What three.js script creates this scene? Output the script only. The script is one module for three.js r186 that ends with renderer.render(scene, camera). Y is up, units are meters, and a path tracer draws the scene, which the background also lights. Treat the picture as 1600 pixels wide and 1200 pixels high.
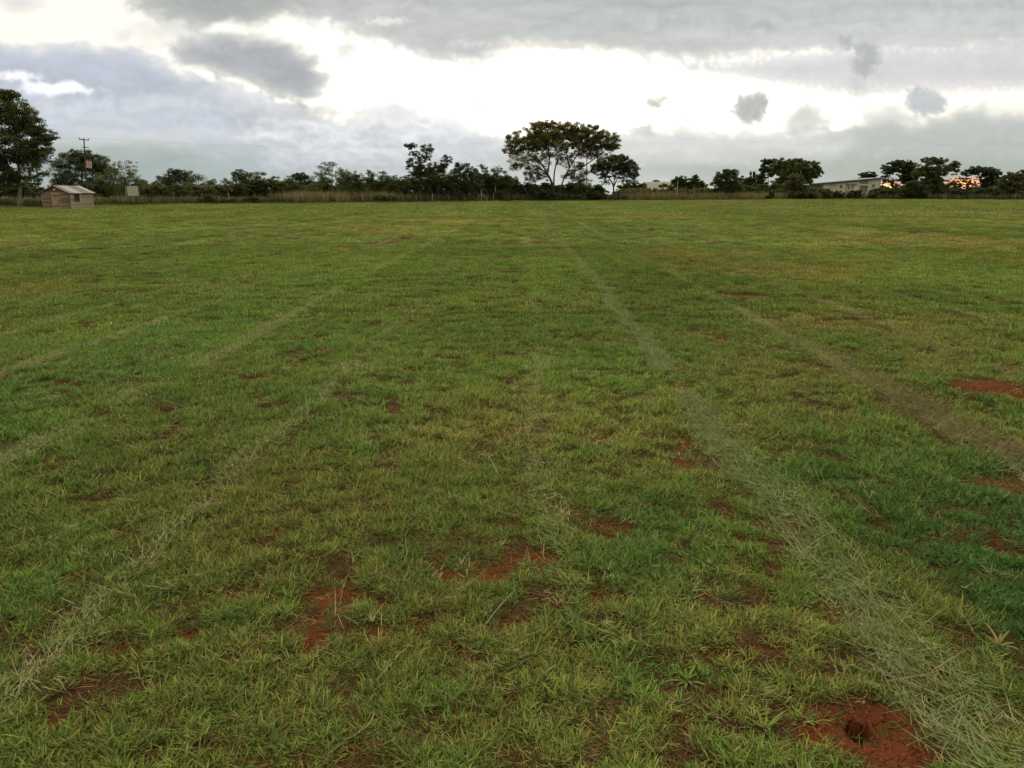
import * as THREE from 'three';
import { mergeGeometries } from 'three/addons/utils/BufferGeometryUtils.js';

/* ------------------------------------------------------------------ camera, sky, sun, exposure */
const scene = new THREE.Scene();
const F = 1186, HOR = 303, EYE = 1.65;                       // focal length and horizon in photo pixels, eye height in metres
const PITCH = Math.atan((600 - HOR) / F);
const camera = new THREE.PerspectiveCamera(2 * Math.atan(600 / F) * 180 / Math.PI, 4 / 3, 0.1, 9000);
camera.position.set(0, EYE, 0);
camera.rotation.x = -PITCH;

const renderer = new THREE.WebGLRenderer({ antialias: true });
renderer.toneMapping = THREE.LinearToneMapping;
renderer.toneMappingExposure = 1.07;
renderer.shadowMap.enabled = true;

/* random numbers and noise */
function rng(seed) { let s = seed | 0; return () => { s = (s + 0x6d2b79f5) | 0; let t = Math.imul(s ^ (s >>> 15), 1 | s); t = (t + Math.imul(t ^ (t >>> 7), 61 | t)) ^ t; return ((t ^ (t >>> 14)) >>> 0) / 4294967296; }; }
const PERM = new Float32Array(65536); { const r = rng(77); for (let i = 0; i < 65536; i++) PERM[i] = r() * 2 - 1; }
const hash = (x, y) => PERM[((x & 255) * 256 + (y & 255) + ((x >> 8) * 7919 + (y >> 8) * 104729)) & 65535];
function noise(x, y) {
  const ix = Math.floor(x), iy = Math.floor(y), fx = x - ix, fy = y - iy, u = fx * fx * (3 - 2 * fx), v = fy * fy * (3 - 2 * fy);
  const a = hash(ix, iy), b = hash(ix + 1, iy), c = hash(ix, iy + 1), d = hash(ix + 1, iy + 1);
  return a + (b - a) * u + (c - a) * v + (a - b - c + d) * u * v;
}
function grad(x, y) {
  const ix = Math.floor(x), iy = Math.floor(y), fx = x - ix, fy = y - iy, u = fx * fx * fx * (fx * (fx * 6 - 15) + 10), v = fy * fy * fy * (fy * (fy * 6 - 15) + 10);
  const k = (i, j) => { const h = hash(ix + i, iy + j) * Math.PI; return Math.cos(h) * (fx - i) + Math.sin(h) * (fy - j); };
  const a = k(0, 0), b = k(1, 0), c = k(0, 1), d = k(1, 1); return 1.5 * (a + (b - a) * u + (c - a) * v + (a - b - c + d) * u * v);
}
function gfbm(x, y, n = 4) { let s = 0, a = 0.5; for (let i = 0; i < n; i++) { s += a * grad(x, y); const t = x * 1.6 - y * 1.2 + 17.3; y = x * 1.2 + y * 1.6 + 9.1; x = t; a *= 0.5; } return s; }
function fbm(x, y, n = 4) { let s = 0, a = 0.5; for (let i = 0; i < n; i++) { s += a * noise(x, y); const t = x * 1.6 - y * 1.2 + 17.3; y = x * 1.2 + y * 1.6 + 9.1; x = t; a *= 0.5; } return s; }
const sstep = (a, b, x) => { const t = Math.min(1, Math.max(0, (x - a) / (b - a))); return t * t * (3 - 2 * t); };
const lerp = (a, b, t) => a + (b - a) * t;
const lin = (c) => { c /= 255; return c <= 0.04045 ? c / 12.92 : Math.pow((c + 0.055) / 1.055, 2.4); };
const L3 = (r, g, b, k = 1) => [lin(r) * k, lin(g) * k, lin(b) * k];

/* photo pixel -> direction / point */
const CP = Math.cos(PITCH), SP = Math.sin(PITCH);
function dirOf(px, py) { const x = (px - 800) / F, y = (600 - py) / F; return [x, y * CP - SP, -(CP + y * SP)]; }
function at(px, py, D) { const d = dirOf(px, py), k = D / -d[2]; return new THREE.Vector3(d[0] * k, EYE + d[1] * k, -D); }
function onGround(px, py) { const d = dirOf(px, py), k = EYE / -d[1]; return [d[0] * k, d[2] * k]; }

/* the evening sky: broken cloud with the low sun behind it */
const CLOUDS = [
  // [kind, shape, sRGB colour, softness, edge roughness, opacity, inner texture]
  // grey-green lower sky, far left and right
  ['e', [200, 268, 360, 52], [142, 158, 152], 20, 10, 1, .05],
  ['e', [640, 258, 330, 44], [176, 187, 191], 24, 12, .95, .06],
  ['e', [1110, 266, 340, 46], [176, 182, 178], 24, 14, 1, .05],
  ['e', [1560, 264, 330, 48], [162, 171, 161], 24, 12, 1, .05],
  ['e', [-260, 250, 330, 60], [165, 178, 176], 24, 12, .9, .05],
  ['e', [1960, 250, 330, 60], [170, 180, 174], 24, 12, .9, .05],
  // big blue-grey mass on the left
  ['p', [[-400, 60], [0, 68], [60, 82], [110, 74], [170, 80], [205, 74], [245, 98], [290, 118], [345, 132], [400, 152], [470, 172], [520, 205], [430, 228], [300, 216], [120, 214], [-400, 226]], [187, 194, 206], 9, 13, .97, .09],
  ['e', [150, 180, 120, 13], [207, 212, 219], 10, 9, .7, .05],
  ['e', [270, 210, 130, 10], [204, 210, 214], 9, 8, .7, .05],
  ['e', [330, 158, 70, 8], [206, 210, 215], 8, 12, .7, .08],
  ['e', [250, 128, 60, 10], [174, 182, 196], 10, 12, .6, .08],
  ['e', [60, 164, 120, 9], [212, 216, 222], 9, 10, .65, .06],
  ['e', [400, 205, 80, 7], [208, 212, 216], 8, 12, .6, .08],
  ['e', [28, 119, 22, 5], [262, 262, 262], 4, 7, 1, 0],
  ['e', [92, 137, 38, 8], [264, 264, 264], 5, 10, 1, 0],
  ['e', [60, 95, 120, 16], [178, 186, 202], 14, 10, .55, .05],
  // mottled cumulus below the bright gap
  ['p', [[380, 178], [450, 170], [520, 190], [565, 172], [610, 158], [655, 166], [700, 184], [735, 206], [775, 224], [760, 262], [600, 270], [420, 262]], [203, 207, 211], 9, 16, .9, .13],
  ['e', [470, 205, 70, 20], [214, 216, 217], 10, 18, .65, .12],
  ['e', [600, 222, 60, 14], [216, 218, 221], 8, 16, .6, .12],
  ['e', [420, 232, 70, 12], [196, 203, 207], 12, 12, .6, .08],
  ['e', [440, 198, 34, 9], [232, 233, 235], 7, 17, .75, .1],
  ['e', [530, 215, 30, 7], [230, 231, 233], 7, 16, .7, .1],
  ['e', [605, 186, 34, 7], [236, 236, 236], 7, 16, .75, .1],
  ['e', [668, 206, 36, 6], [234, 235, 236], 7, 15, .7, .1],
  ['e', [705, 190, 22, 5], [244, 243, 240], 6, 14, .7, .1],
  ['e', [560, 238, 34, 5], [222, 225, 228], 7, 13, .6, .1],
  ['e', [730, 236, 26, 10], [206, 214, 220], 9, 13, .6, .1],
  ['e', [1010, 225, 50, 6], [226, 224, 222], 8, 14, .6, .1],
  ['e', [1110, 222, 60, 6], [228, 226, 224], 8, 14, .6, .1],
  ['e', [500, 172, 32, 9], [186, 184, 182], 7, 8, .75, .06],
  ['e', [402, 186, 22, 7], [190, 192, 192], 7, 7, .6, .06],
  // dark tongue of cloud
  ['p', [[262, 78], [300, 62], [350, 50], [410, 55], [455, 72], [492, 92], [508, 118], [503, 150], [480, 162], [440, 150], [395, 134], [350, 118], [305, 102]], [166, 170, 175], 7, 13, .97, .1],
  ['e', [300, 45, 60, 20], [196, 198, 198], 14, 14, .7, .08],
  // upper grey deck
  ['p', [[-400, -500], [-200, -60], [180, -30], [215, 6], [262, 26], [330, 36], [410, 32], [440, 20], [520, 38], [570, 52], [640, 84], [690, 97], [745, 96], [790, 78], [850, 70], [930, 78], [1010, 92], [1085, 97], [1170, 86], [1240, 78], [1330, 74], [1600, 66], [2100, 60], [2100, -500]], [184, 187, 186], 7, 14, .97, .1],
  ['e', [350, 8, 95, 26], [158, 163, 160], 14, 14, .85, .08],
  ['e', [1000, 14, 260, 34], [176, 181, 177], 20, 14, .7, .08],
  ['e', [1450, 20, 260, 40], [196, 200, 200], 22, 14, .7, .06],
  ['e', [720, 26, 150, 13], [204, 206, 206], 14, 12, .7, .08],
  ['e', [640, 62, 60, 9], [196, 199, 200], 9, 12, .7, .08],
  ['e', [905, 52, 110, 9], [193, 196, 194], 10, 12, .6, .08],
  ['e', [1260, 58, 170, 10], [207, 208, 207], 10, 11, .7, .06],
  ['e', [1120, 24, 90, 7], [192, 196, 194], 9, 10, .6, .06],
  ['e', [1500, 44, 170, 12], [204, 207, 208], 12, 10, .7, .06],
  ['e', [820, 70, 60, 4], [232, 222, 214], 4, 8, .7, .04],
  ['e', [605, 34, 22, 4], [240, 238, 234], 4, 6, .9, 0],
  ['e', [355, 42, 22, 8], [262, 262, 260], 5, 9, .9, 0],
  ['e', [445, 45, 26, 9], [255, 255, 252], 7, 12, .8, 0],
  ['e', [1090, 48, 50, 8], [205, 206, 205], 8, 8, .6, .06],
  // right lavender-grey deck
  ['p', [[1010, 96], [1085, 100], [1200, 88], [1330, 76], [1600, 66], [2100, 60], [2100, 132], [1600, 136], [1450, 141], [1330, 146], [1230, 136], [1150, 122], [1060, 110]], [207, 206, 209], 10, 9, .95, .05],
  ['p', [[1310, 58], [1328, 58], [1330, 72], [1355, 66], [1372, 78], [1376, 94], [1362, 108], [1352, 120], [1338, 112], [1330, 98], [1345, 90], [1325, 78]], [172, 177, 176], 6, 9, .92, .08],
  ['e', [1335, 136, 10, 9], [196, 199, 198], 5, 8, .7, .05],
  // lower right banks
  ['p', [[1280, 214], [1330, 196], [1370, 184], [1390, 176], [1420, 188], [1460, 186], [1500, 172], [1530, 168], [1565, 178], [1640, 184], [1900, 190], [1900, 246], [1560, 246], [1400, 240], [1310, 226]], [181, 187, 183], 8, 11, .92, .07],
  ['p', [[880, 212], [930, 222], [990, 214], [1040, 204], [1062, 192], [1085, 204], [1150, 212], [1220, 210], [1290, 205], [1330, 220], [1300, 250], [900, 250]], [208, 209, 208], 9, 15, .8, .1],
  ['e', [1380, 172, 40, 8], [204, 206, 206], 8, 9, .6, .06],
  // lone cumulus puffs in the bright gap
  ['p', [[1140, 172], [1150, 160], [1152, 146], [1164, 150], [1180, 142], [1196, 146], [1204, 158], [1200, 170], [1194, 180], [1190, 191], [1160, 192], [1150, 180]], [178, 181, 177], 4, 9, .97, .12],
  ['p', [[1006, 160], [1012, 152], [1026, 154], [1036, 146], [1052, 144], [1036, 158], [1030, 171], [1014, 168]], [187, 188, 182], 4, 7, .95, .1],
  ['p', [[980, 202], [1000, 196], [1016, 192], [1024, 206], [1016, 213], [998, 207]], [202, 203, 199], 4, 8, .9, .08],
  ['p', [[1232, 196], [1240, 180], [1254, 168], [1268, 158], [1284, 164], [1286, 180], [1296, 188], [1280, 200], [1244, 206]], [193, 195, 191], 6, 10, .88, .1],
  ['p', [[1418, 160], [1420, 142], [1434, 136], [1452, 142], [1472, 148], [1482, 160], [1474, 176], [1440, 180], [1422, 172]], [187, 192, 195], 4, 8, .95, .08],
  ['e', [748, 161, 9, 8], [214, 216, 214], 3, 8, .8, .08],
  ['e', [870, 187, 12, 3], [206, 206, 198], 3, 4, .8, 0],
  ['e', [1067, 178, 5, 3], [196, 196, 188], 2, 4, .8, 0],
  ['e', [1098, 126, 4, 3], [205, 205, 198], 2, 3, .7, 0],
  ['e', [540, 82, 14, 11], [202, 204, 204], 5, 9, .8, .08],
  ['e', [190, 54, 14, 9], [216, 218, 222], 6, 9, .7, .05],
  ['e', [32, 6, 26, 12], [205, 206, 210], 7, 9, .8, .05],
];
function signedDist(k, s, x, y) {
  if (k === 'e') { const dx = (x - s[0]) / s[2], dy = (y - s[1]) / s[3]; return (Math.sqrt(dx * dx + dy * dy) - 1) * Math.min(s[2], s[3]); }
  let d = 1e9, inside = false;
  for (let i = 0, j = s.length - 1; i < s.length; j = i++) {
    const ax = s[j][0], ay = s[j][1], bx = s[i][0], by = s[i][1], ex = bx - ax, ey = by - ay;
    const t = Math.min(1, Math.max(0, ((x - ax) * ex + (y - ay) * ey) / (ex * ex + ey * ey))), qx = x - ax - ex * t, qy = y - ay - ey * t;
    d = Math.min(d, qx * qx + qy * qy);
    if ((ay > y) !== (by > y) && x < ax + ex * (y - ay) / ey) inside = !inside;
  }
  return inside ? -Math.sqrt(d) : Math.sqrt(d);
}
const CLOUD_LIN = CLOUDS.map((c) => c[2].map((v) => (v > 255 ? 1.0 + (v - 255) * 0.02 : lin(v))));
function bounds(c) { const m = c[3] * 2 + c[4] * 1.4 + 6; if (c[0] === 'e') { const s = c[1]; return [s[0] - s[2] * 1.0 - m * s[2] / Math.min(s[2], s[3]), s[1] - s[3] - m * 2, s[0] + s[2] + m * s[2] / Math.min(s[2], s[3]), s[1] + s[3] + m * 2]; } const X = c[1].map((p) => p[0]), Y = c[1].map((p) => p[1]); return [Math.min(...X) - m, Math.min(...Y) - m, Math.max(...X) + m, Math.max(...Y) + m]; }
const CLOUD_BOX = CLOUDS.map(bounds);
const billow = (x, y, n) => { let v = 0, a = 0.5; for (let i = 0; i < n; i++) { v += a * (1 - 2.2 * Math.abs(grad(x, y))); const t = x * 1.6 - y * 1.2 + 3.1; y = x * 1.2 + y * 1.6 + 8.7; x = t; a *= 0.52; } return v - 0.35; };
function cloudsAt(px, py, out) {
  const big = gfbm(px / 100, py / 46, 5), wx = px + 20 * big, wy = py + 12 * gfbm(px / 60 + 31, py / 36 + 5, 3);
  const puff = billow(wx / 34 + 7, wy / 24 + 2, 4), fine = billow(px / 13 + 3, py / 11 + 9, 3), wisp = gfbm(wx / 70 + 4, wy / 17 + 3, 4);
  const relief = puff - billow((wx + (900 - px) * .012) / 34 + 7, (wy + (140 - py) * .03 - 2) / 24 + 2, 3);
  // open bright air with the sun's glow, whitest round the hidden sun
  const glow = Math.exp(-(((px - 900) / 420) ** 2 + ((py - 140) / 130) ** 2)), base = 0.97 + 0.8 * glow;
  out[0] = base * 1.03; out[1] = base * 0.995; out[2] = base * (0.89 - 0.03 * glow);
  for (let i = 0; i < CLOUDS.length; i++) {
    const b = CLOUD_BOX[i], c = CLOUDS[i], lone = c[0] === 'p' && c[4] < 9.5 || c[3] < 5, x = lone ? px + 5 * wisp : wx, y = lone ? py + 4 * big : wy;
    if (x < b[0] || x > b[2] || y < b[1] || y > b[3]) continue;
    const d = signedDist(c[0], c[1], x, y) - c[4] * (lone ? 0.3 * puff + 0.9 * fine + .3 * wisp : 0.7 * puff + 0.6 * wisp + 0.14 * fine), soft = lone ? c[3] * 1.9 : c[3] * 2.8, th = (soft * .45 - d) / soft;
    if (th <= 0) continue;
    const a = c[5] * (1 - Math.exp(-th * 1.5 - th * th * .5)), t = 1 + c[6] * (wisp * 1.0 + relief * .4 + puff * .15), q = CLOUD_LIN[i];
    for (let k = 0; k < 3; k++) out[k] += (q[k] * t * t - out[k]) * a;
  }
  return out;
}
const SUN = dirOf(930, 118);
function farSky(az, el, out) {      // the same broken deck all round: grey bases with paler breaks, a little brighter round the sun
  const y = Math.sin(el), k = 1 / (y + 0.12), x = Math.cos(az) * Math.cos(el) * k, z = Math.sin(az) * Math.cos(el) * k;
  const n = fbm(x * 1.1 + 5, z * 1.1 + 3, 5), g = fbm(x * 3.1, z * 3.1 + 20, 4);
  const cosA = Math.cos(el) * (Math.cos(az) * SUN[0] + Math.sin(az) * SUN[2]) + y * SUN[1];
  const L = (0.68 + 0.2 * g + 0.5 * sstep(0.0, 0.4, n)) * (0.95 + 0.25 * Math.exp((cosA - 1) * 3));
  out[0] = L * 1.0; out[1] = L * 0.99; out[2] = L * 0.94;
  return out;
}
{
  const W = 4096, H = 2048, data = new Float32Array(W * H * 4), o = [0, 0, 0], q = [0, 0, 0];
  const gw = 512, gh = 128, grid = new Float32Array((gw + 1) * (gh + 1) * 3);
  for (let j = 0; j <= gh; j++) for (let i = 0; i <= gw; i++) { farSky((i / gw - 0.5) * 2 * Math.PI, j / gh * Math.PI / 2, o); grid.set(o, (j * (gw + 1) + i) * 3); }
  for (let row = 0; row < H; row++) {
    const el = ((row + 0.5) / H - 0.5) * Math.PI, e = Math.max(el, 0), gy = e / (Math.PI / 2) * gh, j = Math.min(gh - 1, Math.floor(gy)), fy = gy - j;
    for (let col = 0; col < W; col++) {
      const az = ((col + 0.5) / W - 0.5) * 2 * Math.PI, gx = (col + 0.5) / W * gw, i = Math.min(gw - 1, Math.floor(gx)), fx = gx - i, at4 = (row * W + col) * 4;
      const a = (j * (gw + 1) + i) * 3, b = a + (gw + 1) * 3;
      for (let k = 0; k < 3; k++) o[k] = lerp(lerp(grid[a + k], grid[a + 3 + k], fx), lerp(grid[b + k], grid[b + 3 + k], fx), fy);
      if (el > -0.004 && el < 0.42) {
        const x = Math.cos(e) * Math.cos(az), y = Math.sin(e), z = Math.cos(e) * Math.sin(az), off = Math.abs(Math.atan2(x, -z));
        if (z < 0 && off < 0.95) {
          const w = (1 - sstep(0.64, 0.95, off)) * (1 - sstep(0.235, 0.42, e));
          if (w > 0) {
            const zc = -z * CP - y * SP, px = 800 + F * x / zc, py = 600 - F * (y * CP - z * SP) / zc;
            cloudsAt(px, py + 0 * zc, q);
            // clear strip under the cloud bank where the sun has just gone: seen through the far trees
            const s = Math.min(1, 1.5 * (Math.exp(-(((px - 1387) / 15) ** 2)) + Math.exp(-(((px - 1505) / 22) ** 2))) * Math.exp(-(((py - 286 + (px - 1505) * .05) / 5.5) ** 2)) * Math.min(1, Math.max(0, 0.85 + 0.7 * gfbm(px / 14, py / 4, 3))));
            if (s > 0.002) { q[0] = lerp(q[0], 2.4, s); q[1] = lerp(q[1], 0.35 + 1.0 * s * s, s); q[2] = lerp(q[2], 0.03 + 0.5 * s * s * s, s); }
            for (let k = 0; k < 3; k++) o[k] += (q[k] - o[k]) * w;
          }
        }
      }
      data[at4] = o[0]; data[at4 + 1] = o[1]; data[at4 + 2] = o[2]; data[at4 + 3] = 1;
    }
  }
  const sky = new THREE.DataTexture(data, W, H, THREE.RGBAFormat, THREE.FloatType);
  sky.mapping = THREE.EquirectangularReflectionMapping; sky.magFilter = THREE.LinearFilter; sky.needsUpdate = true;
  scene.background = sky; scene.environment = sky;
}
const sun = new THREE.DirectionalLight(new THREE.Color(1.0, 0.9, 0.74), 1.2);
sun.name = 'sun';
sun.position.set(SUN[0] * 300, SUN[1] * 300 + 12, SUN[2] * 300);
sun.target.position.set(0, 0, 0);
sun.castShadow = true; sun.shadow.radius = 26;
Object.assign(sun.shadow.camera, { left: -260, right: 260, top: 160, bottom: -160, near: 1, far: 800 });
sun.shadow.mapSize.set(4096, 4096);
scene.add(sun, sun.target);

/* ------------------------------------------------------------------ helpers */
const taken = {};
function numbered(n) { const k = taken[n] = (taken[n] ?? -1) + 1; return k ? `${n}_${String(k).padStart(3, '0')}` : n; }
function mark(o, label, category, group, kind) { if (label) o.userData.label = label; if (category) o.userData.category = category; if (group) o.userData.group = group; if (kind) o.userData.kind = kind; return o; }
function thing(name, label, category, p, turn = 0, group) { const g = new THREE.Group(); g.name = numbered(name); g.position.copy(p); g.rotation.y = turn; scene.add(g); return mark(g, label, category, group); }
function mesh(name, geo, mat, parent) { const m = new THREE.Mesh(geo, mat); m.name = parent ? name : numbered(name); m.castShadow = m.receiveShadow = true; (parent ?? scene).add(m); return m; }
function box(w, h, d, x = 0, y = 0, z = 0) { return new THREE.BoxGeometry(w, h, d).translate(x, y, z); }
function std(r, g, b, rough = 0.9, extra = {}) { return new THREE.MeshStandardMaterial({ color: new THREE.Color().setRGB(r, g, b), roughness: rough, ...extra }); }
function geom(pos, col, idx, nor) {
  const g = new THREE.BufferGeometry();
  g.setAttribute('position', new THREE.BufferAttribute(new Float32Array(pos), 3));
  if (col) g.setAttribute('color', new THREE.BufferAttribute(new Float32Array(col), 3));
  if (idx) g.setIndex(new THREE.BufferAttribute(new Uint32Array(idx), 1));
  if (nor) g.setAttribute('normal', new THREE.BufferAttribute(new Float32Array(nor), 3)); else g.computeVertexNormals();
  return g;
}
function canvasTex(w, h, draw, rx = 1, ry = 1, srgb = true) {
  const c = document.createElement('canvas'); c.width = w; c.height = h; draw(c.getContext('2d'), w, h);
  const t = new THREE.CanvasTexture(c); t.wrapS = t.wrapT = THREE.RepeatWrapping; t.repeat.set(rx, ry); t.magFilter = THREE.LinearFilter; if (srgb) t.colorSpace = THREE.SRGBColorSpace; return t;
}

/* ------------------------------------------------------------------ layout of the field */
const EDGE = [[-900, 330], [-250, 328], [0, 326], [110, 324], [230, 320.3], [450, 318.6], [600, 317], [800, 315], [1000, 313.6], [1200, 312.2], [1400, 311.6], [1600, 311.6], [1900, 311.8], [2500, 312]];
function edgeD(px) { let i = 0; while (i < EDGE.length - 2 && px > EDGE[i + 1][0]) i++; const [x0, y0] = EDGE[i], [x1, y1] = EDGE[i + 1], t = (px - x0) / (x1 - x0); return -onGround(px, lerp(y0, y1, t))[1]; }
// rows of cut grass lie parallel, about 1.55 m apart
const YAW = Math.atan(20 / F), ROWS = [-15.6, -14.1, -12.5, -10.9, -9.4, -7.8, -6.3, -4.9, -3.25, -1.72, 0.12, 1.36, 3.1, 4.7, 6.2, 7.8, 9.3, 10.9, 12.4, 14];
const ROWW = [.5, .55, .6, .6, .65, .65, .8, .8, .85, .5, .4, 1, .7, .55, .6, .55, .5, .5, .5, .4], ROWR = ROWS.map((u) => (u === 1.36 ? .16 : .08));
function rowFrame(x, z) { return [x * Math.cos(YAW) + z * Math.sin(YAW), -z * Math.cos(YAW) + x * Math.sin(YAW)]; }   // across, along
function windrow(x, z) {            // 0..1, how much cut grass lies here
  const [u, v] = rowFrame(x, z); let w = 0;
  for (let i = 0; i < ROWS.length; i++) { const c = ROWS[i] + 0.12 * noise(v * 0.35, i * 7.1) + 0.05 * noise(v * 1.7, i * 3.3), d = Math.abs(u - c) / (ROWR[i] * (ROWR[i] > .1 ? lerp(1, .5, sstep(3.5, 7, v)) : 1) * (1 + .3 * noise(v * 0.8, i))); if (d < 1.6) w = Math.max(w, ROWW[i] * (1 - sstep(0.3, 1.6, d)) * sstep(-0.55, 0.25, noise(v * 0.45 + i * 13, i * 5) + 0.5 * noise(v * 1.6, i * 9) + (ROWW[i] - 0.4))); }
  return w;
}
const BARE = [ // photo pixel, half width, half height, strength
  [1352, 1145, 84, 46, 1], [1440, 1180, 60, 34, .85], [1300, 1118, 60, 24, .8], [1425, 1090, 45, 22, .75], [960, 826, 58, 17, .9], [945, 926, 42, 20, .85], [790, 975, 48, 20, .75], [580, 987, 55, 15, .8], [300, 992, 58, 20, .9], [258, 932, 26, 12, .8],
  [388, 920, 34, 18, .85], [520, 935, 48, 22, .8], [512, 850, 24, 10, .7], [195, 1000, 36, 14, .7], [430, 826, 40, 8, .7], [1535, 612, 78, 15, 1], [1590, 752, 70, 16, .9], [1395, 572, 26, 4.5, .9], [1110, 521, 22, 7, .8], [1155, 462, 34, 3.5, .9], [1340, 500, 60, 6, .5],
  [540, 387, 34, 3, .9], [605, 382, 30, 3.5, .75], [800, 381, 44, 3, .8], [880, 389, 42, 2.6, .8], [1040, 388, 34, 2.5, .7], [1325, 392, 34, 2, .8], [590, 437, 26, 3, .7], [600, 634, 34, 7, .6], [505, 705, 22, 6, .6], [530, 770, 20, 6, .6], [670, 768, 28, 6, .6],
  [780, 765, 50, 12, .5], [690, 560, 20, 3, .6], [800, 555, 40, 4, .5], [960, 585, 40, 5, .4], [100, 640, 30, 5, .4], [70, 795, 26, 8, .5], [20, 880, 40, 12, .5], [1190, 895, 50, 18, .4], [1140, 870, 24, 12, .5], [1100, 1080, 60, 18, .5], [760, 1110, 60, 18, .4], [80, 1130, 50, 16, .5], [20, 1090, 30, 16, .6], [200, 408, 60, 2, .5], [420, 372, 60, 2, .5], [1240, 340, 60, 1.2, .5], [1000, 335, 60, 1.0, .4],
].map(([px, py, a, b, s]) => { const c = onGround(px, py), l = onGround(px - a * 1.15, py), f = onGround(px, py - b * 1.2); return [c[0], c[1], Math.abs(c[0] - l[0]), Math.max(0.05, Math.abs(c[1] - f[1])), s]; });
const TRACK = [[1205, 508], [1320, 575], [1400, 622], [1455, 652], [1530, 690], [1640, 735]].map(([a, b]) => onGround(a, b));
function trackAt(x, z) { let d = 1e9; for (let i = 0; i + 1 < TRACK.length; i++) { const [ax, az] = TRACK[i], [bx, bz] = TRACK[i + 1], ex = bx - ax, ez = bz - az, t = Math.min(1, Math.max(0, ((x - ax) * ex + (z - az) * ez) / (ex * ex + ez * ez))); d = Math.min(d, Math.hypot(x - ax - ex * t, z - az - ez * t)); } return (1 - sstep(0.03, 0.26, d + 0.12 * noise(x * 3, z * 3))) * sstep(-.5, .3, noise(x * 1.3, z * 1.3)); }
function bareSoil(x, z) {
  let s = 0;
  for (const [cx, cz, a, b, k] of BARE) { const dx = (x - cx) / a, dz = (z - cz) / b; if (dx * dx + dz * dz > 6) continue; const d = Math.sqrt(dx * dx + dz * dz) + 0.55 * fbm(x * 5 + cx, z * 5, 3) + 0.2 * noise(x * 22, z * 22); s = Math.max(s, k * (1 - sstep(0.55, 1.15, d))); }
  const n = fbm(x * 3.6 + 11, z * 3.6 + 3, 3) + 0.4 * noise(x * 12, z * 12), worn = Math.exp(-((x + 1) ** 2 / 9 + (z + 3.6) ** 2 / 3.2));
  s = Math.max(s, 0.9 * sstep(0.415, 0.62, n + 0.12 * noise(x * 0.4, z * 0.4) + 0.12 * worn));
  return s;
}
const HOLE = onGround(1343, 1142);
function groundH(x, z) {
  const r = Math.hypot(x, z); let h = 0.05 * fbm(x * 0.13, z * 0.13, 2);
  if (r < 60) h += 0.022 * fbm(x * 1.3, z * 1.3, 3) - 0.012 * bareSoil(x, z);
  if (r < 14) h += 0.006 * fbm(x * 14, z * 14, 2);
  const m = Math.hypot(x - BARE[15][0], z - BARE[15][1]); if (m < 2) h += 0.09 * Math.exp(-((x - BARE[15][0]) ** 2 / 0.5 + (z - BARE[15][1]) ** 2 / 0.16));
  const q = Math.hypot(x - HOLE[0], (z - HOLE[1]) * 0.9); if (q < 0.6) h += 0.016 * Math.exp(-((q - 0.14) ** 2) / 0.012) + 0.012 * fbm(x * 30, z * 30, 3) - 0.35 * (1 - sstep(0.016, 0.038, q + 0.006 * noise(x * 60, z * 60)));
  return h;
}
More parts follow.
